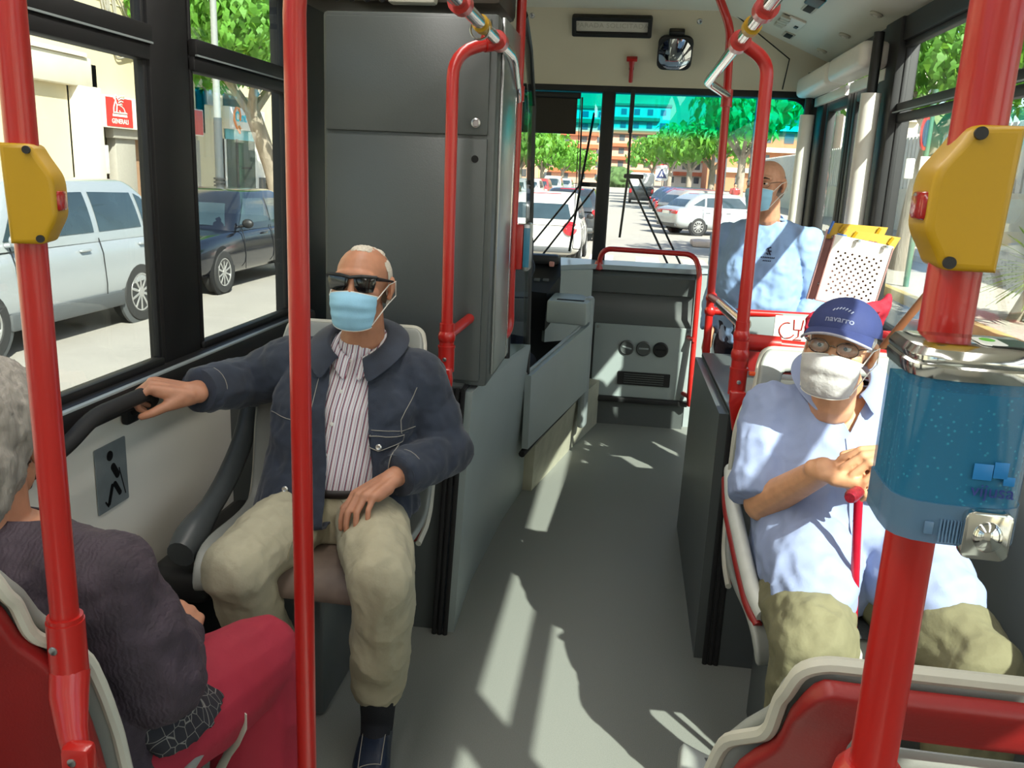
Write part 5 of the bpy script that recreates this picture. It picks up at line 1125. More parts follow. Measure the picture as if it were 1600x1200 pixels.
# ------------------------------------------------------------------ the woman in front at left
P4 = thing('person', 'seated grey haired person in dark patterned top and red trousers at the left edge', 'person', (-.82, 1.1, 0))
H4 = headM((-.905, 1.075, 1.145), 196, 10, 0, .98)
sR, eR, wR = V((-.70, 1.03, .955)), V((-.655, 1.07, .785)), V((-.70, 1.215, .775)); sL, eL, wL = V((-1.03, 1.05, .955)), V((-1.10, 1.12, .77)), V((-.92, 1.30, .74))
hR, kR, aR = V((-.77, 1.03, .62)), V((-.655, 1.42, .605)), V((-.66, 1.36, .12)); hL, kL, aL = V((-.95, 1.03, .62)), V((-.96, 1.42, .60)), V((-.96, 1.40, .12))
tor4 = [((-.86, 1.03, .58), (.175, 0, 0), (0, .13, 0)), ((-.86, 1.04, .70), (.175, 0, 0), (0, .13, 0)), ((-.86, 1.06, .82), (.165, 0, 0), (0, .125, 0)), ((-.865, 1.05, .93), (.165, 0, 0), (0, .105, 0)), ((-.87, 1.04, .99), (.14, 0, 0), (0, .075, 0)), ((-.88, 1.045, 1.03), (.07, 0, 0), (0, .055, 0))]
h4 = hand_prims(wR, (-.35, .9, -.05), (.45, .1, 1), 1, [(22, 30, 18)]*4, (30, 12, 10), .93) + hand_prims(wL, (.6, .7, -.1), (-.1, 0, 1), -1, [(22, 30, 18)]*4, (30, 12, 10), .93)
link('body', organ([('l', tor4)] + xf(head_prims((0, .04, -.13)), H4) + [('c', (-.88, 1.045, 1.0), .05, (-.89, 1.055, 1.08), .05), ('ch', [sR, eR, wR], [.048, .04, .026]), ('ch', [sL, eL, wL], [.048, .04, .026]), ('ch', [hR, kR, aR], [.08, .055, .036]), ('ch', [hL, kL, aL], [.08, .055, .036]), ('c', aR, .035, aR + V((0, .12, -.07)), .03), ('c', aL, .035, aL + V((0, .12, -.07)), .03)] + h4, .0042, 4), SK1, P4, 80)
hb = organ(xf([('e', (0, .022, .028), (.092, .108, .098)), ('e', (0, .055, -.03), (.078, .075, .085)), ('e', (-.05, .0, .02), (.045, .07, .06)), ('e', (.05, .0, .02), (.045, .07, .06)), ('e', (0, .07, -.085), (.06, .045, .045))], H4), .004, 3); h4i = H4.inverted(); bm = bmesh.new(); bm.from_mesh(hb)
bmesh.ops.delete(bm, geom=[f for f in bm.faces if (lambda q: (q.y < -.055 and q.z < .06) or (abs(q.x) > .06 and q.z < -.0 and -.02 < q.y < .035 and q.z > -.055))(h4i @ f.calc_center_median())], context='FACES'); bm.to_mesh(hb); bm.free()
warp(hb, .006, 26, 1, (1, 1, .35)); warp(hb, .0025, 120, 4, (1, 1, .25))
link('hair', hb, pm('grey_hair', '8f8a82', .7, var=.35, scale=70, bump=.7, bscale=130, stretch=(1, 1, .14), dist=.006), P4, 80)
PT = pm('plum_patterned_top', '3a2f38', .75, var=.3, scale=34, bump=.35, bscale=70, dist=.002)
wt = PT.node_tree; wv = wt.nodes.new('ShaderNodeTexWave'); wv.inputs['Scale'].default_value = 42; wv.inputs['Distortion'].default_value = 6; wv.inputs['Detail Scale'].default_value = 2.2
wt.links.new(pick(PT, 'ShaderNodeTexCoord').outputs['Object'], wv.inputs['Vector']); wt.links.new(wv.outputs['Fac'], pick(PT, 'ShaderNodeBump').inputs['Height'])
tp = organ([('l', [((-.86, 1.045, .60), (.20, 0, 0), (0, .15, 0))] + [(c, V(u)*1.13, V(v)*1.13) for c, u, v in tor4[1:]]), ('ch', [sR, sR.lerp(eR, .5), eR], [.073, .074, .068]), ('ch', [eR, eR.lerp(wR, .6)], [.066, .050]), ('f', eR.lerp(wR, .5), .052, wR, .038), ('ch', [sL, eL], [.075, .07]), ('f', eL, .07, wL, .045), ('c', (-.875, 1.04, .99), .06, sR, .068), ('c', (-.875, 1.04, .99), .06, sL, .068)], .0065, 5)
warp(tp, .008, 8, 31.0); warp(tp, .002, 26, 8.0); cut(tp, (-.88, 1.045, 1.035), (0, .2, 1)); tp = solid(tp, .004, 1); T4 = link('top', tp, PT, P4, 80)
collar(Matrix.Translation((-.88, 1.045, 1.015)) @ Matrix.Rotation(PI, 4, 'Z'), 'black_collar', M['black'], T4, .068, .098, .014, .022, 25, .01, .005)
MB().lathe([(.006, 0), (.006, .003), (.003, .004)], M=frame((-.855, .945, 1.0), (1, 0, 0), (0, -1, .4))).build('pearl_button', M['trim'], T4)
lace = pm('dark_lace', '1b191f', .8, var=.2, scale=60); lt = lace.node_tree; vo = lt.nodes.new('ShaderNodeTexVoronoi'); vo.feature = 'DISTANCE_TO_EDGE'; vo.inputs['Scale'].default_value = 52; lr = lt.nodes.new('ShaderNodeValToRGB'); lr.color_ramp.elements[0].position = .012; lr.color_ramp.elements[0].color = (.20, .19, .17, 1); lr.color_ramp.elements[1].position = .035; lr.color_ramp.elements[1].color = (.012, .011, .016, 1)
lt.links.new(pick(lace, 'ShaderNodeTexCoord').outputs['Object'], vo.inputs['Vector']); lt.links.new(vo.outputs['Distance'], lr.inputs[0]); lt.links.new(lr.outputs[0], pick(lace, 'ShaderNodeBsdfPrincipled').inputs['Base Color'])
RT = pm('crimson_trousers', '9c1f33', .75, var=.07, scale=12, bump=.2, bscale=80, dist=.003)
rt4 = organ([('l', [((-.86, 1.03, .56), (.19, 0, 0), (0, .14, 0)), ((-.86, 1.03, .66), (.185, 0, 0), (0, .14, 0))]), ('ch', [hR, kR.lerp(hR, .4), kR], [.105, .10, .084]), ('ch', [hL, kL.lerp(hL, .4), kL], [.105, .10, .084]), ('f', kR, .084, aR + V((0, 0, -.02)), .10), ('f', kL, .084, aL + V((0, 0, -.02)), .10)], .0065, 5); warp(rt4, .008, 8, 14.0, (1, .6, .6)); R4 = link('trousers', rt4, RT, P4, 80); tr4 = bvh(R4)
pth = [prj(tr4, (-.2, 1.27, .52 + .0), (-1, 0, 0), .003), prj(tr4, (-.2, 1.35, .54), (-1, 0, 0), .003)]
sp = [prj(tr4, q, (-.40, .78, -.48), .004, .4) for q in [(-.629, 1.30, .577), (-.622, 1.28, .565), (-.622, 1.25, .55), (-.622, 1.22, .53), (-.62, 1.18, .515), (-.62, 1.15, .50)]]
MB().tube(sp, [.004, .009, .010, .010, .010, .010], n=8, flat=.3, up=(1, -.6, .5)).build('pale_stripe', M['trim'], R4)
trT = bvh(T4)
lp = organ([('l', [((-.70, 1.10, .74), (.028, .03, 0), (-.03, .05, 0)), ((-.672, 1.12, .70), (.030, .05, 0), (-.03, .065, 0)), ((-.65, 1.15, .66), (.030, .06, 0), (-.03, .075, 0))])], .006, 3); link('lace_hem', lp, lace, T4, 80)
for a in (aR, aL): link('shoe', organ([('l', [(a + V((0, -.06, -.075)), (.03, 0, 0), (0, 0, .04)), (a + V((0, .03, -.07)), (.04, 0, 0), (0, 0, .05)), (a + V((0, .17, -.095)), (.035, 0, 0), (0, 0, .024))])], .007, 3), M['black'], P4, 80)
# ------------------------------------------------------------------ the street
ZR_, ZS = -.35, -.2
M['asph'] = pm('pale_asphalt', '938e85', .9, var=.08, scale=1.5, bump=.2, bscale=80)
M['pave'] = pm('paving', 'a9a296', .85, var=.08, scale=3, bump=.2, bscale=40)
bt = M['pave'].node_tree; bk = bt.nodes.new('ShaderNodeTexBrick'); bk.inputs['Scale'].default_value = 2.6; bk.inputs['Color1'].default_value = (*lin('b0a99c'), 1); bk.inputs['Color2'].default_value = (*lin('a69f92'), 1); bk.inputs['Mortar'].default_value = (*lin('8b8478'), 1); bk.inputs['Mortar Size'].default_value = .012
bt.links.new(pick(M['pave'], 'ShaderNodeTexCoord').outputs['Object'], bk.inputs['Vector']); bt.links.new(bk.outputs[0], pick(M['pave'], 'ShaderNodeBsdfPrincipled').inputs['Base Color'])
S(MB().box((0, 150, ZR_-.05), (160, 420, .1)).build('road', M['asph']))
S(MB().box((-9.4, 100, -.28), (3.4, 260, .16)).build('pavement_left', M['pave']))
S(MB().box((8.2, 3.5, -.28), (6.6, 33, .16)).box((11.2, 70, -.28), (6.6, 100, .16)).build('pavement_right', M['pave']))
S(MB().box((4.82, 3.5, -.27), (.16, 33, .19), .02).build('kerb_yellow', pm('yellow_kerb', 'b9a368', .8, var=.15, scale=6)))
S(MB().box((-7.62, 100, -.27), (.16, 260, .19), .02).build('kerb_left', M['pave']))
S(MB().box((2.9, 26.5, -.26), (2.0, 1.2, .18), .06).build('kerb_island', pm('pinkish_kerb', 'b8a596', .8, var=.1)))
for i, x in enumerate((-3.9, -2.8, -1.7, -.6, .5, 1.6)):
    tagit(MB().box((x, 20.3, ZR_+.004), (.55, 2.6, .008)).build('crossing_stripe', pm('road_white', 'c9c7c1', .8, var=.06, scale=8)), 'white stripe of the zebra crossing before the bus', 'road marking', 'zebra crossing stripes')
# cars
CG = pm('dark_car_glass', '2c3a40', .06, coat=.4, var=.25, scale=3); TY = pm('tyre_rubber', '2a2a29', .85, bump=.3, bscale=80); RIM = pm('alloy_rim', 'b9b9b7', .3, .7); CLAD = pm('grey_cladding', '4a4d4e', .6); TL = pm('tail_light_red', 'b3141c', .15, coat=.5); HLm = pm('headlight_glass', 'd5dadb', .08, .4); PLm = pm('number_plate', 'e4e4dc', .5)
def wheel(c, sx, t, r=.32, spokes=10):
    """c: hub; sx: +1/-1 which side looks outward along local x"""
    Mx = Matrix.Translation(c) @ Matrix.Rotation(sx*PI/2, 4, 'Y')
    w_ = MB().lathe([(r*.66, -.10), (r*.94, -.10), (r, -.07), (r, .07), (r*.94, .10), (r*.68, .105), (r*.66, .09)], M=Mx, caps=True).build('wheel', TY, t)
    b = MB().lathe([(r*.66, .085), (r*.64, .10), (r*.60, .10), (r*.58, .05), (.001, .05)], M=Mx, caps=False).lathe([(r*.17, .05), (r*.16, .095), (.001, .10)], M=Mx, caps=False)
    for k in range(spokes): b.box((r*.36, 0, .078), (r*.5, r*.095, .03), .006, M=Mx @ Matrix.Rotation(2*PI*k/spokes, 4, 'Z'))
    b.build('rim', RIM, w_)
def car(name, label, cat, loc, rz, paint, L=4.3, W=1.76, H=1.47, belt=.92, hood=.86, cab=(.30, .42, .80, .97), clad=False, group=None, tl='std', wr=.32, ax=(.19, .80), boot=None, full=True):
    """local +y = front. cab: positions along the car (0 = front, 1 = rear) of windscreen foot, roof front, roof rear, rear glass foot"""
    t = thing(name, label, cat, loc, rz, group, local=True); hw = W/2; Y = lambda u: L*(.5 - u); zb = .20; boot = boot or belt
    st = [(0, .42, .80, .62), (.015, .36, .9, .70), (.06, .24, .96, hood-.08), (.14, zb, .99, hood-.02), (cab[0]-.02, zb, 1, hood+.03), (cab[0]+.08, zb, 1, belt-.01), (.6, zb, 1, belt), (cab[3]-.06, zb, 1, (belt+boot)/2+.02), (.955, .26, .97, boot-.02), (.99, .34, .92, boot-.10), (1, .42, .86, .66)]
    rg = []
    for u, z0, k, z1 in st:
        w_ = hw * k; y = Y(u); h = z1 - z0; half = [(.0, z0), (.6*w_, z0), (.93*w_, z0+.05*h), (1.0*w_, z0+.28*h), (1.0*w_, z0+.55*h), (.975*w_, z0+.8*h), (.93*w_, z0+.95*h), (.80*w_, z1), (.4*w_, z1+.012), (0, z1+.016)]
        rg.append([(x, y, z) for x, z in half] + [(-x, y, z) for x, z in half[-2:0:-1]])
    o = bpy.data.objects.new('tmp', MB().rings(rg).mesh()); COL.objects.link(o); s = o.modifiers.new('s', 'SUBSURF'); s.levels = 1; s.render_levels = 1
    body = link('body', evalmesh(o), paint, t, 60)
    # greenhouse
    A, B_, C_, D_ = [Y(u) for u in cab]; wb = hw*.93; wt = hw*.72; zt = H
    gh = []
    N = 9
    for k in range(N):
        f = k / (N-1); z = belt - .06 + (zt - belt + .06) * (1 - (1-f)**1.25); ya = A + (B_-A) * f ** 1.15; yd = D_ + (C_-D_) * f ** 1.3; w_ = wb + (wt - wb) * f ** 1.35; r_ = .16
        zz = z if f < .99 else zt; out = rrect(2*w_, ya-yd, min(.2, w_*.4), 4, 0, (ya+yd)/2); gh.append([(x, y, zz) for x, y in out])
    cx_, cy_ = 0, (B_ + C_)/2
    gh.append([(x*.9, cy_ + (y-cy_)*.94, zt+.022) for x, y, z in gh[-1]]); gh.append([(x*.5, cy_ + (y-cy_)*.6, zt+.035) for x, y, z in gh[-2]])
    g = link('roof_cabin', MB().rings(gh).mesh(), paint, t, 60); tr = BVHTree.FromPolygons([v.co for v in g.data.vertices], [p.vertices[:] for p in g.data.polygons])
    def pane(nm, quad, d): patch(tr, quad, d, .006, .006, CG, nm, g, 5)
    zl = belt + .035; zh = zt - .10
    pane('windscreen', [(-wb*.86, A, zl), (wb*.86, A, zl), (wt*.92, A, zt-.05), (-wt*.92, A, zt-.05)], (0, -1, -.35)); pane('rear_window', [(-wb*.8, D_, belt+.08), (wb*.8, D_, belt+.08), (wt*.86, D_, zt-.07), (-wt*.86, D_, zt-.07)], (0, 1, -.35))
    m = (B_*.45 + C_*.55)
    for sx in (-1, 1):
        pane('side_window', [(sx*2, A-.34*(A-B_)-.12, zl), (sx*2, m+.05, zl+.01), (sx*2, m+.05, zh), (sx*2, B_-.10, zh)], (-sx, 0, 0))
        pane('side_window', [(sx*2, m-.05, zl+.01), (sx*2, C_+.12, zl+.02), (sx*2, C_+.16, zh-.02), (sx*2, m-.05, zh)], (-sx, 0, 0))
        if full: pane('quarter_window', [(sx*2, C_+.05, zl+.04), (sx*2, D_+.42*(C_-D_), zl+.07), (sx*2, C_-.02, zh-.07), (sx*2, C_+.08, zh-.03)], (-sx, 0, 0))
        for u in ax:
            wheel((sx*(hw-.10), Y(u), wr), sx, t, wr)
            MB().lathe([(wr*1.17, -.02), (wr*1.17, .012), (wr*1.1, .02)], M=Matrix.Translation((sx*(hw-.035), Y(u), wr+.01)) @ Matrix.Rotation(sx*PI/2, 4, 'Y')).build('wheel_arch', CLAD if clad else M['hole'], t)
        if full:
            MB().ell((sx*(hw+.07), A-.32, belt+.05), (.09, .05, .07)).tube([(sx*(hw-.06), A-.32, belt), (sx*(hw+.03), A-.32, belt+.02)], .02, n=8).build('mirror', paint if clad else M['black'], t)
            for yy in (m+.30, C_+.18): MB().box((sx*(hw*.985), yy, belt-.13), (.035, .17, .028), .01).build('door_handle', paint, body)
            b = MB()
            for yy in (A-.36, m, C_-.02): b.tube([(sx*(hw*.94), yy, belt-.02), (sx*(hw*.992), yy, belt-.18), (sx*(hw*1.003), yy-.02, .52), (sx*(hw*.99), yy-.02, .30)], .006, n=5)
            b.build('door_seam', M['hole'], body)
        hl = MB().ell((sx*hw*.70, Y(.022), hood-.14), (.19, .16, .085)); hl.build('headlight', HLm, t)
        if tl == 'round': MB().lathe([(.15, 0), (.15, .03), (.08, .05), (.075, .03), (.001, .03)], M=frame((sx*hw*.73, Y(.985)-.01, boot-.12), (1, 0, 0), (sx*.5, -1, .35)), caps=False).build('tail_light', TL, t)
        elif tl == 'wide': MB().box((sx*hw*.62, Y(.985)+.0, boot-.20), (.42, .14, .13), .04).build('tail_light', TL, t)
        else: MB().box((sx*hw*.84, Y(.975), boot-.14), (.20, .16, .26), .05).build('tail_light', TL, t)
    MB().box((0, Y(.995)-.015, .62 if tl != 'wide' else boot-.22), (.50, .03, .11), .006).build('rear_plate', PLm, t); MB().box((0, Y(0)+.005, .45), (.50, .03, .11), .006).build('front_plate', PLm, t)
    MB().box((0, Y(.012), .32), (W*.72, .10, .12), .03).build('lower_grille', M['black'], t)
    MB().box((0, Y(.985), .37), (W*.80, .12, .13), .04).build('bumper_strip', CLAD, t)
    if tl == 'wide': MB().box((0, Y(.992), boot-.15), (W*.55, .07, .05), .02).build('light_bar', TL, t)
    MB().tube([(-.35, C_+.02 - (C_-D_)*.0, zt+.0), (.35, C_+.02, zt)], .018, n=6).build('brake_light', TL, t)
    if clad:
        for sx in (-1, 1): MB().box((sx*(hw-.01), Y(.5), .33), (.06, L*.42, .17), .03).build('sill', CLAD, t)
    return t
SILV = pm('silver_paint', '9da2a4', .25, .25, var=.02, coat=.6); BLKP = pm('black_paint', '10131a', .15, var=.05, coat=.8); WHTP = pm('white_paint', 'c2c0ba', .25, var=.02, coat=.5); DARKP = pm('charcoal_paint', '2c3034', .2, coat=.6); SAND = pm('sand_paint', '9b938a', .3, .3, coat=.5); BLUP = pm('blue_paint', '35406e', .25, .2, coat=.5); REDP = pm('wine_paint', '8b3a38', .25, coat=.5)
c1 = car('car', 'silver tall car with grey sills seen close through the left window', 'car', (-6.53, 8.1, ZR_), PI, SILV, 4.4, 1.8, 1.60, 1.04, .95, (.24, .36, .86, .985), True, wr=.345, ax=(.215, .793))
text('lettering', 'A', .2, CLAD, frame((.905, .62, .84), (0, 1, 0), (1, 0, .05)) , c1, .003)
car('car', 'black saloon with pale light seen through the second left window behind the silver car', 'car', (-6.62, 13.05, ZR_), PI, BLKP, 4.2, 1.72, 1.43, .93, .86, (.28, .42, .78, .99), wr=.315, ax=(.2, .80))
car('car', 'white hatchback with round tail lights straight ahead beyond the left windscreen', 'car', (-1.83, 19.9, ZR_), 0, WHTP, 3.6, 1.70, 1.49, .93, .88, (.22, .36, .80, .985), tl='round', wr=.30)
car('car', 'dark car with red tail lights ahead of the white hatchback', 'car', (-1.75, 27.6, ZR_), 0, DARKP, 4.3, 1.78, 1.5, .95, .9, (.26, .38, .84, .99), wr=.31)
def head(dx, dy): return math.atan2(-dx, dy)
car('car', 'silver saloon with a wide red light bar parked askew at right beyond the windscreen', 'car', (3.25, 32.6, ZR_), head(.86, .42), SILV, 4.4, 1.72, 1.44, .95, .88, (.27, .40, .76, .93), tl='wide', boot=1.0)
for x, y, pt, lab in ((3.2, 36.4, SAND, 'sand coloured car parked second in the angled row at right'), (3.3, 40.6, REDP, 'wine red car parked third in the angled row at right'), (3.3, 45.0, BLUP, 'blue car parked fourth in the angled row at right'), (3.2, 49.6, DARKP, 'charcoal car parked last in the angled row at right')):
    car('car', lab, 'car', (x, y, ZR_), head(.86, .42), pt, 4.2, 1.74, 1.5, .95, .88, (.26, .38, .84, .985), group='cars parked in the angled row', full=False)
for i, (x, y, pt, lab) in enumerate(((-6.9, 40, WHTP, 'white car nearest in the far row of parked cars on the left'), (-6.8, 46, DARKP, 'charcoal car second in the far row of parked cars on the left'), (-6.9, 52, SILV, 'silver car third in the far row of parked cars on the left'), (-6.8, 58.5, WHTP, 'white car fourth in the far row of parked cars on the left'), (-6.9, 66, REDP, 'wine red car fifth in the far row of parked cars on the left'), (-6.8, 76, WHTP, 'white car sixth in the far row of parked cars on the left'), (-6.7, 88, SILV, 'silver car farthest in the far row of parked cars on the left'))):
    car('car', lab, 'car', (x, y, ZR_), PI, pt, 4.2, 1.76, 1.75 if i in (5,) else 1.55, .95, .9, (.22, .36, .84, .985), group='cars parked along the far left', full=False)
t = thing('van', 'white van with a dark lower half driving away down the street', 'van', (.75, 70, ZR_), 0, local=True)
MB().box((0, 0, .75), (1.9, 4.4, 1.0), .12, seg=3).build('lower_body', DARKP, t); MB().box((0, -.2, 1.75), (1.88, 3.9, 1.15), .18, seg=3).build('box_body', WHTP, t); MB().box((0, -2.18, 1.15), (1.5, .06, .3), .02).build('rear_window', CG, t)
for sx in (-1, 1):
    MB().box((sx*.82, -2.2, .95), (.16, .08, .3), .03).build('tail_light', TL, t)
    for yy in (-1.3, 1.4): wheel((sx*.82, yy, .33), sx, t, .33)
# trees
BARK = pm('grey_bark', '8c8172', .9, var=.25, scale=9, bump=.5, bscale=24, dist=.03, stretch=(1, 1, .3))
def leafm(n, a, b_):
    m = pm(n, a, .55, var=.3, scale=2.5); t = m.node_tree; L_ = t.links.new; b = pick(m, 'ShaderNodeBsdfPrincipled'); o = pick(m, 'ShaderNodeOutputMaterial')
    tl = t.nodes.new('ShaderNodeBsdfTranslucent'); tl.inputs[0].default_value = (*lin(b_), 1); mx = t.nodes.new('ShaderNodeMixShader'); mx.inputs[0].default_value = .38
    L_(b.outputs[0], mx.inputs[1]); L_(tl.outputs[0], mx.inputs[2]); L_(mx.outputs[0], o.inputs[0]); return m
LEAF = leafm('mulberry_leaf', '5f9338', '8fc23c')
def tree(label, loc, trunk_h, cr, cz, n, leaf, lean=(0, 0), flat=.8, group='street trees', seed=1, tr=.16):
    rnd = random.Random(seed); t = thing('tree', label, 'tree', loc, 0, group, local=True); b = MB()
    top = V((lean[0], lean[1], trunk_h)); b.tube(fillet([(0, 0, -.05), (lean[0]*.3, lean[1]*.3, trunk_h*.5), top], .5, 5), [tr*1.15] + [tr]*6 + [tr*.9], n=12)
    for k in range(5):
        a = 2*PI*k/5 + rnd.random(); e = top + V((math.cos(a)*cr*.62, math.sin(a)*cr*.62, (cz-trunk_h)*.75 + rnd.random()*.3)); b.tube([top - V((0, 0, .12)), top.lerp(e, .45) + V((0, 0, .1)), e], [tr*.62, tr*.42, tr*.16], n=8)
    b.build('trunk', BARK, t); vs = []; fs = []; C0 = V((lean[0], lean[1], cz))
    blobs = [(C0, cr*.72)] + [(C0 + V((math.cos(a)*cr*.55, math.sin(a)*cr*.55, (rnd.random()-.5)*cr*.5)), cr*.48) for a in [2*PI*i/8 + rnd.random()*.5 for i in range(8)]]
    for i in range(n):
        c, r_ = rnd.choice(blobs); d = V((rnd.gauss(0, 1), rnd.gauss(0, 1), rnd.gauss(0, 1))).normalized(); p = c + V((d.x, d.y, d.z*flat)) * r_ * (.55 + .5*rnd.random() ** .6)
        nn = (d + V((rnd.gauss(0, .5), rnd.gauss(0, .5), rnd.gauss(0, .5) + .2))).normalized(); u = nn.cross(V((rnd.gauss(0, .3), rnd.gauss(0, .3), -1))).normalized(); w_ = u.cross(nn); s_ = leaf * (.7 + .6*rnd.random()); k = len(vs)
        vs += [p - w_*s_*.55, p + u*s_*.38 - w_*s_*.1 + nn*s_*.08, p + u*s_*.2 + w_*s_*.3 + nn*s_*.03, p + w_*s_*.75 - nn*s_*.12, p - u*s_*.2 + w_*s_*.3 + nn*s_*.03, p - u*s_*.38 - w_*s_*.1 + nn*s_*.08]; fs.append(tuple(range(k, k+6)))
    me = bpy.data.meshes.new('foliage'); me.from_pydata(vs, [], fs); link('foliage', me, LEAF, t, None); return t
tree('big leafy tree with a leaning trunk beside the lamp post at left', (-8.35, 20.3, ZS), 2.9, 2.5, 4.9, 5200, .20, (-.35, -.9), .85, seed=3, tr=.19)
tree('leafy tree behind the green sign post at the right window', (6.3, 21.0, ZS), 3.0, 2.7, 4.7, 4200, .20, (.2, -.4), .7, seed=5, tr=.22)
tree('tree with hanging leaves nearest at the upper right window', (5.6, 9.6, ZS), 3.0, 2.3, 4.6, 5200, .15, (.6, .0), .75, seed=8, tr=.17)
for i, (x, y, lab) in enumerate(((6.4, 54, 'round crowned tree nearest in the right hand row seen through the windscreen'), (5.6, 64, 'round crowned tree second in the right hand row'), (4.7, 75, 'round crowned tree third in the right hand row'), (3.6, 88, 'round crowned tree fourth in the right hand row'), (2.3, 104, 'round crowned tree fifth in the right hand row, smallest'))):
    tree(lab, (x, y, ZS), 2.6 if i else 3.2, 3.3 if i else 3.6, 4.7 if i else 5.8, 900, .5, (0, 0), .62, 'row of trees on the right', 20+i, .24)
for i, (x, y, lab) in enumerate(((-9.2, 50, 'leafy tree nearest in the left row, half behind the cabinet'), (-9.0, 70, 'leafy tree second in the left row seen through the windscreen'), (-9.2, 90, 'leafy tree third in the left row seen through the windscreen'), (-9.3, 118, 'leafy tree fourth in the left row seen through the windscreen'), (-9.0, 150, 'leafy tree farthest in the left row'))):
    tree(lab, (x, y, ZS), 2.2, 3.4, 4.2, 900, .5, (0, 0), .7, 'row of trees on the left', 40+i, .22)
# building on the left with its shop fronts (front plane at x = -11)
FAC = pm('beige_render', 'cfc2a0', .85, var=.05, scale=1.5, bump=.15, bscale=60); PALE = pm('pale_stone', 'd8d0bd', .8, var=.04, scale=3); SHUT = pm('grey_shutter', '9a958a', .6); REDS = pm('sign_red', 'd0322c', .45, var=.03); CYAN = pm('cyan_print', '37b7cf', .4); ORNG = pm('orange_print', 'ef8a3c', .4)
t = thing('building', 'beige building with shop fronts across the street at left', 'building', (-11, 18, ZS))
FX = -11
MB().box((FX-3, 4, 4.3), (6, 16, 9)).box((FX-3, 25.5, 6.1), (6, 27, 5.6)).box((FX-3, 17.55-.9, 1.55), (6, 1.0, 3.5)).box((FX-3, 22, 1.55), (6, 1.5, 3.5)).box((FX-3, 32.2, 1.55), (6, 13.6, 3.5)).box((FX-3, 19.2, 2.75), (6, 5, 1.1)).box((FX-3.3, 19.2, 1), (5.4, 5, 3)).box((FX-3.4, 24, 1), (5.2, 4, 4)).build('wall', FAC, t)
b = MB(); b.box((FX-.05, 12.6, 3.1), (.5, 8.2, .55), .02).box((FX-.05, 16.6, 1.3), (.5, .75, 3.1), .02).box((FX+.02, 12.2, 3.42), (.45, 8.6, .08)); b.build('portal', PALE, t)
MB().box((FX-.15, 14.2, 1.3), (.3, 4.0, 3.05)).build('portal_recess', FAC, t)
b = MB()
for z in (3.75, 4.6, 5.6): b.box((FX+.005, 20, z), (.02, 36, .025))
b.build('groove', PALE, t)
MB().box((FX-.3, 19.3, .85), (.1, 2.6, 2.15)).build('doorway', pm('brown_brick', '96755a', .85, var=.15, scale=12), t)
MB().box((FX-.1, 18.05, .85), (.2, .75, 2.2), .01).box((FX-.02, 19.3, 2.0), (.2, 3.6, .2), .01).box((FX-.02, 21.1, .95), (.15, .35, 2.1), .01).build('shutter', SHUT, t)
b = MB(); b.box((FX-.03, 24.1, .95), (.06, 3.0, 2.3)); b.build('white_front', M['white'], t)
MB().box((FX-.0, 23.75, 2.24), (.06, 1.85, .28), .02).build('teal_shutter', pm('teal_shutter', '4fa9b6', .5), t)
dd_ = MB().box((FX+.003, 23.75, .95), (.05, 1.75, 2.3)).build('glass_door', pm('dark_green_glass', '33443c', .08, var=.3, scale=2, coat=.3), t)
MB().box((FX+.03, 23.45, 1.2), (.03, .12, 1.85)).box((FX+.03, 23.95, 1.35), (.03, .8, .06)).build('door_bar', M['frame'], dd_)
MB().box((FX+.04, 25.05, .9), (.12, .28, .36), .01).build('mail_box', CLAD, t)
MB().box((FX+.03, 21.05, 1.2), (.04, .25, .3), .005).build('wall_box', CLAD, t)
MB().box((FX+.02, 16.72, 2.15), (.03, .3, .25), .004).box((FX+.02, 16.72, 1.7), (.03, .3, .25), .004).build('house_plate', SHUT, t)
MB().box((FX+.05, 21.9, 3.15), (.15, .5, .5), .01).build('air_vent', M['steel'], t)
b = MB(); rn = random.Random(4)
for i in range(9): b.tube(fillet([(FX+.05, 17.3+rn.random()*.4, 7), (FX+.06, 17.3+rn.random()*.7, 4.2+rn.random()), (FX+.1, 17.5+rn.random()*1.3, 3.7+rn.random()*.6), (FX+.06, 17.4+rn.random()*1.2, 3.3+rn.random()*.5), (FX+.08, 17.6+rn.random()*1.5, 3.6+rn.random()*.5)], .25), .018, n=5)
b.build('cable_bundle', SHUT, t)
# lion signs: a seated winged lion drawn from simple strokes
def lion(Mx, s, mat_, parent):
    b = MB()
    def st(*p): b.tube([V((x*s, y*s, .004)) for x, y in p], .026*s, n=5, M=Mx)
    st((-.42, -.20), (-.40, -.02), (-.33, .12), (-.25, .25), (-.30, .38), (-.22, .46), (-.12, .42), (-.10, .30)); st((-.30, .38), (-.36, .32), (-.30, .28)); st((-.25, .25), (-.18, .08), (-.22, -.18), (-.34, -.20))
    for k in range(4): st((-.06, .36-.09*k), (.10, .44-.10*k), (.36-.06*k, .44-.11*k))
    st((-.12, .10), (.10, .06), (.28, -.02), (.36, -.18), (.08, -.20), (-.02, -.12)); st((.36, -.18), (.46, -.20)); st((-.44, -.21), (.48, -.21)); b.box((0, -.30*s, .003), (.98*s, .09*s, .006), M=Mx)
    return b.build('lion_emblem', mat_, parent)
SG = lambda y, z, x=FX+.2: frame((x, y, z), (0, 1, 0), (1, 0, 0))
t = thing('shop_sign', 'long red and white insurance sign with lion emblem on the beige building', 'sign', (FX+.1, 19.4, 2.1))
MB().box((FX+.09, 19.085, 2.42), (.2, 4.33, .64), .01).build('sign_box', M['white'], t)
for y0, y1 in ((17.1, 18.05), (18.22, 21.2)):
    f = MB().box((FX+.195, (y0+y1)/2, 2.42), (.012, y1-y0, .58)).build('red_panel', REDS, t)
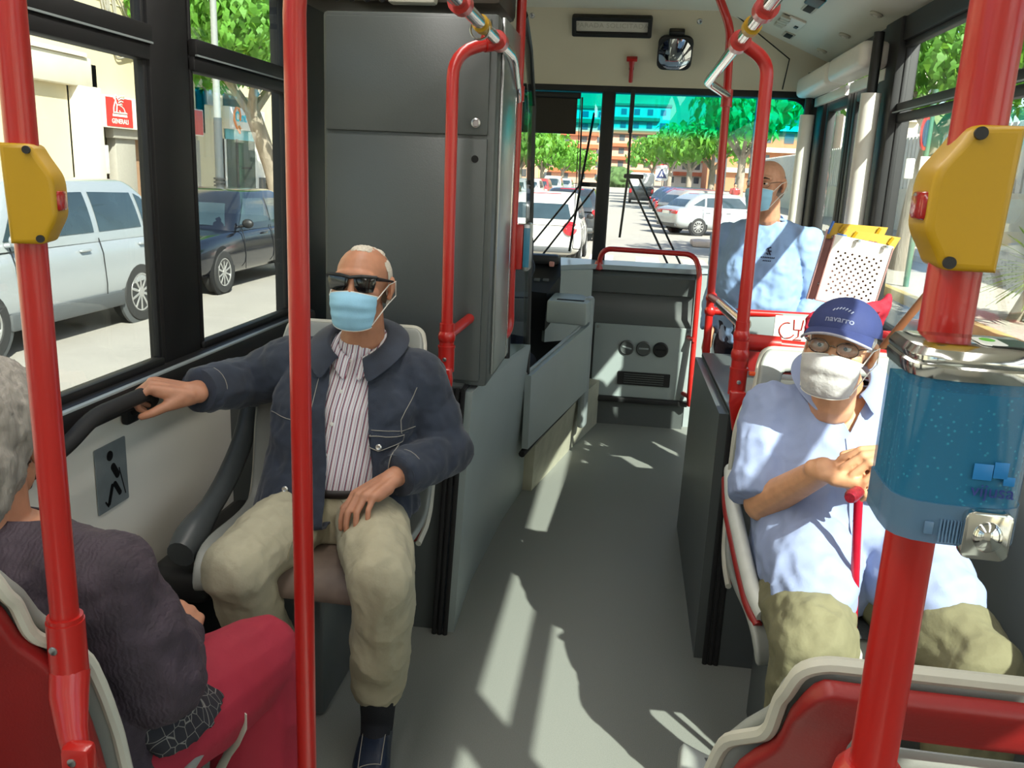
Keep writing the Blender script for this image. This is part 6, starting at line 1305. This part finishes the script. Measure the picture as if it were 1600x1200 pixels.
lion(SG(17.575, 2.52), .54, M['white'], t); text('lettering', 'GENERALI', .135, M['white'], SG(17.575, 2.235), t, .004, bold=.002)
lion(SG(18.5, 2.47), .5, M['white'], t); text('lettering', 'GENERALI', .36, M['white'], SG(19.95, 2.40), t, .004, bold=.004)
t = thing('shop_sign', 'small red lion sign in a white frame beside the shop door', 'sign', (FX+.05, 17.0, 1.15))
MB().box((FX+.03, 17.0, 1.45), (.06, .62, .58), .01).build('white_frame', M['white'], t); MB().box((FX+.062, 17.0, 1.46), (.008, .29, .40)).build('red_panel', REDS, t); lion(SG(17.0, 1.53, FX+.067), .20, M['white'], t); text('lettering', 'GENERALI', .05, M['white'], SG(17.0, 1.37, FX+.067), t, .002)
t = thing('shop_sign', 'white shop sign with cyan script and an orange loop above the teal shutter', 'sign', (FX+.1, 24, 2.3))
MB().box((FX+.09, 23.85, 2.66), (.2, 2.3, .58), .01).build('sign_box', M['white'], t)
text('lettering', "Cent d'Ens", .36, CYAN, SG(23.8, 2.70) @ Matrix.Shear('XY', 4, (.15, 0)), t, .006, bold=.006, sx=.95)
MB().tube([SG(23.2, 2.66) @ V(p) for p in ((-.1, .28, .01), (-.22, .16, .01), (-.25, -.05, .01), (-.12, -.22, .01), (.06, -.38, .02), (.1, -.26, .02), (.02, -.2, .02))], .03, n=6).tube([SG(23.2, 2.66) @ V(p) for p in ((-.1, .28, .01), (.06, .27, .01), (.14, .08, .01), (.1, -.05, .01))], .03, n=6).build('orange_loop', ORNG, t)
t = thing('lamp_post', 'tall dark street lamp post standing before the tree at left', 'lamp post', (-8.2, 16.7, ZS))
MB().cyl((-8.2, 16.7, ZS), (-8.2, 16.7, 2.35), .085, .08).build('lower_tube', pm('dark_iron', '42484a', .5), t); MB().cyl((-8.2, 16.7, 2.35), (-8.2, 16.7, 6.2), .07, .055).build('upper_tube', pm('grey_iron', '868a87', .5), t)
for z in (1.02, 1.09, 1.16): MB().tube([(-8.2, 16.7, z), (-8.2, 16.7, z+.04)], .12).build('ring', M['black'], t)
MB().ell((-8.0, 16.7, 6.3), (.4, .2, .12)).build('lantern', M['black'], t)
# right side: fence wall, sign post, palm, planter lamp posts
t = thing('fence_wall', 'white ribbed fence wall on a beige base along the right pavement', 'wall', (12.0, 55, ZS))
MB().box((12.0, 55, .7), (.3, 66, 1.8)).build('base_wall', PALE, t); b = MB()
for i in range(132): b.box((12.0, 22.3+.5*i, 2.7), (.12, .34, 2.2))
b.box((12.05, 55, 2.7), (.06, 66, 2.2)); b.build('ribbed_panels', pm('white_corrugated', 'd9d4cb', .6, var=.03), t)
t = thing('building', 'pale building with a green awning beyond the right pavement', 'building', (13, 12, ZS))
MB().box((14, 12, 3.3), (4, 19, 7)).build('wall', PALE, t); MB().box((11.2, 18.5, 3.25), (1.8, 6, .08)).box((10.3, 18.5, 2.95), (.06, 6, .6)).build('green_awning', pm('green_awning', '2f9f8a', .6), t)
for y in (6, 10, 15): MB().box((11.98, y, 1.4), (.1, 1.8, 2.4), .01).build('window', CG, t)
t = thing('sign_post', 'green post with a round road sign seen edge on at the right window', 'sign post', (5.2, 16.8, ZS))
MB().cyl((5.2, 16.8, ZS), (5.2, 16.8, 3.3), .05, n=14).build('post', pm('green_iron', '4f7560', .5), t)
dk = MB().lathe([(.30, -.012), (.30, .012)], M=frame((5.12, 16.72, 2.55), (.55, .83, 0), (-.83, .55, 0))).build('disc', TL, t); MB().lathe([(.23, -.018), (.23, .018)], M=frame((5.12, 16.72, 2.55), (.55, .83, 0), (-.83, .55, 0))).build('blue_field', BLUP, dk)
MB().box((5.2, 16.74, 2.02), (.2, .05, .26), .01).build('plate', M['white'], t); MB().box((4.95, 16.78, 1.93), (.16, .04, .36), .06).build('side_plate', M['white'], t)
def spiky(label, loc, h, n, L_, seed, lean=(0, 0)):
    rn = random.Random(seed); t = thing('yucca_plant', label, 'plant', loc, 0, 'spiky plants on the right pavement', local=True); top = V((lean[0], lean[1], h)); MB().tube([(0, 0, -.03), (lean[0]*.4, lean[1]*.4, h*.5), top], [.10, .085, .09], n=10).build('stem', BARK, t); b = MB()
    for i in range(n):
        a = rn.random()*2*PI; el = R(80 - 115*(i/n)); d = V((math.cos(a)*math.cos(el), math.sin(a)*math.cos(el), math.sin(el))); sd = V((-math.sin(a), math.cos(a), 0)); l = L_*(.75+.4*rn.random()); dr = V((0, 0, -.16*l))
        P_ = [(0, .026), (.35, .046), (.7, .034), (1, .003)]; b.rings([[top + d*l*s + dr*s*s - sd*w_, top + d*l*s + dr*s*s + V((0, 0, -.006)), top + d*l*s + dr*s*s + sd*w_] for s, w_ in P_], caps=False, closed=False)
    b.build('leaves', leafm('yucca_leaf', '7fa044', 'b6c95a'), t)
spiky('spiky yucca plant with a leaning stem beside the thick near pole', (5.55, 13.0, ZS), .72, 130, .8, 2, (.3, -.1))
spiky('small spiky plant by the door beyond the white tube', (5.6, 23.5, ZS), .3, 60, .8, 6)
t = thing('crossing_sign', 'triangular pedestrian crossing sign beyond the row of parked cars', 'sign', (2.0, 60, ZR_))
MB().cyl((2, 60, ZR_), (2, 60, 2.4), .04, n=10).build('post', M['steel'], t); MB().prism(rrect(.85, 1.0, .15), .04, frame((1.93, 59.95, 1.95), (1, 0, 0), (0, -1, 0))).build('panel', M['white'], t)
MB().prism([(-.36, -.3), (.36, -.3), (0, .34)], .02, frame((1.93, 59.90, 1.92), (1, 0, 0), (0, -1, 0))).build('blue_triangle', BLUP, t); MB().tube([(1.93, 59.87, 2.06), (1.9, 59.87, 1.9), (1.82, 59.87, 1.72)], .04, n=6).tube([(1.9, 59.87, 1.9), (2.02, 59.87, 1.72)], .04, n=6).build('walking_figure', M['white'], t)
MB().tube([(1.5, 59.95, 2.2), (1.6, 59.95, 2.42), (1.93, 59.95, 2.5), (2.26, 59.95, 2.42), (2.36, 59.95, 2.2)], .045, n=6).build('red_edge', REDS, t)
t = thing('bollard', 'grey metal bollard on the kerb island beyond the windscreen', 'bollard', (2.32, 23.6, ZR_)); MB().cyl((2.32, 23.6, ZR_), (2.32, 23.6, .72), .09, n=16).build('tube', M['steel'], t); MB().lathe([(.1, 0), (.09, .05), (.02, .08)], M=Matrix.Translation((2.32, 23.6, .71))).build('cap', M['steel'], t)
for x, y, h, lab in ((6.1, 47.5, 6, 'dark lamp post beside the nearest tree of the right row'), (7.2, 71, 5, 'dark lamp post between the second and third tree of the right row'), (7.0, 30, 8, 'grey lamp post right of the standing man beyond the windscreen')):
    t = thing('lamp_post', lab, 'lamp post', (x, y, ZS), group='lamp posts on the right'); MB().cyl((x, y, ZS), (x, y, h), .10, .07, n=10).build('tube', CLAD, t); MB().ell((x-.5, y, h), (.6, .18, .1)).build('lantern', CLAD, t)
# pedestrian far down the right pavement
P5 = thing('person', 'distant person in a red top walking on the right pavement beyond the parked cars', 'person', (5.75, 50.4, ZS), 0, local=True)
pe = [('e', (0, 0, 1.60), (.085, .10, .12)), ('c', (0, 0, 1.45), .06, (0, 0, 1.55), .055), ('l', [((0, 0, .88), (.17, 0, 0), (0, .11, 0)), ((0, 0, 1.1), (.16, 0, 0), (0, .11, 0)), ((0, 0, 1.35), (.20, 0, 0), (0, .11, 0)), ((0, 0, 1.45), (.1, 0, 0), (0, .07, 0))]), ('ch', [(.2, 0, 1.36), (.26, .05, 1.08), (.24, -.06, .85)], [.055, .045, .04]), ('ch', [(-.2, 0, 1.36), (-.26, -.02, 1.08), (-.22, -.12, .88)], [.055, .045, .04]), ('ch', [(.09, 0, .9), (.10, -.10, .48), (.10, .02, .08)], [.09, .06, .045]), ('ch', [(-.09, 0, .9), (-.10, .06, .48), (-.10, .14, .08)], [.09, .06, .045]), ('c', (.1, .0, .05), .045, (.1, -.14, .04), .035), ('c', (-.1, .14, .05), .045, (-.1, .0, .04), .035)]
link('body', organ(pe, .02, 3), SK3, P5, 80); link('red_top', organ([('l', [((0, 0, .86), (.19, 0, 0), (0, .13, 0)), ((0, 0, 1.1), (.18, 0, 0), (0, .13, 0)), ((0, 0, 1.35), (.22, 0, 0), (0, .13, 0)), ((0, 0, 1.46), (.11, 0, 0), (0, .08, 0))]), ('c', (.2, 0, 1.36), .075, (.25, .04, 1.15), .065), ('c', (-.2, 0, 1.36), .075, (-.25, -.02, 1.15), .065)], .02, 3), REDP, P5, 80)
link('shorts', organ([('c', (.09, 0, .88), .11, (.10, -.07, .6), .09), ('c', (-.09, 0, .88), .11, (-.10, .04, .6), .09)], .02, 3), DARKP, P5, 80); MB().ell((0, .015, 1.64), (.092, .105, .10)).build('hair', M['black'], P5)
# far buildings and the hill
WINM = pm('window_dark', '4c5358', .2)
def block(label, x, y, w_, d_, h, wall, floors, cols, roof=None, seed=1):
    t = thing('apartment_block', label, 'building', (x, y, ZS), 0, 'apartment blocks far down the street', local=True); MB().box((0, 0, h/2), (w_, d_, h)).build('wall', wall, t)
    if roof: MB().box((0, 0, h+.3), (w_+.8, d_+.8, .6)).build('roof', roof, t)
    for j in range(floors):
        for i in range(cols):
            MB().box((-w_/2 + w_*(i+.5)/cols, -d_/2 - .02, h*(j+.55)/floors), (w_/cols*.42, .1, h/floors*.45)).build('window', WINM, t)
        if j: MB().box((0, -d_/2 - .5, h*j/floors), (w_*.7, 1.0, .9)).build('balcony', roof or PALE, t)
BR = pm('brick_block', 'a9714f', .85, var=.1, scale=.4); PK = pm('salmon_block', 'c79c82', .85, var=.06, scale=.4); TRF = pm('terracotta', 'b9603c', .8, var=.1); GR = pm('grey_block', '8d8a86', .85)
block('tall grey brick apartment block behind the right hand trees', 26, 190, 22, 14, 50, BR, 12, 5, None, 1); block('tall pale apartment block right of the brick one', 47, 184, 16, 14, 44, PALE, 12, 5)
block('salmon apartment block at the left end of the street with terracotta balconies', -14, 215, 16, 12, 17, PK, 6, 4, TRF); block('long salmon block closing the street behind the van', 0, 255, 18, 12, 21, PK, 6, 5, TRF); block('white terraced block right of the street end', 14, 225, 12, 12, 13, PALE, 4, 4, TRF); block('pinkish block left behind the roller blind', -30, 190, 18, 14, 20, PK, 6, 5, TRF)
rows = []; rn = random.Random(9)
for j in range(14): rows.append([(-260 + 40*i, 330 + 14*j, -1 + 62*math.sin(min(1, j/11)*PI/2) * (.75 + .25*math.sin(i*.9+1) + .08*rn.random())) for i in range(14)])
S(MB().rings(rows, caps=False, closed=False).build('hill', pm('dry_hill', '6f7a4a', .95, var=.3, scale=.05), None, 80))
t = thing('hedge', 'dark green bush at the end of the street beyond the van', 'bush', (-3, 172, ZS), 0, local=True)
link('foliage', warp(organ([('e', (0, 0, 1.5), (4, 3, 2.2)), ('e', (4, 2, 1.2), (3, 3, 1.6))], .25, 2), .5, .9), pm('dark_hedge', '3f5a2c', .9, var=.3, scale=2, bump=.6, bscale=4), t, 80)
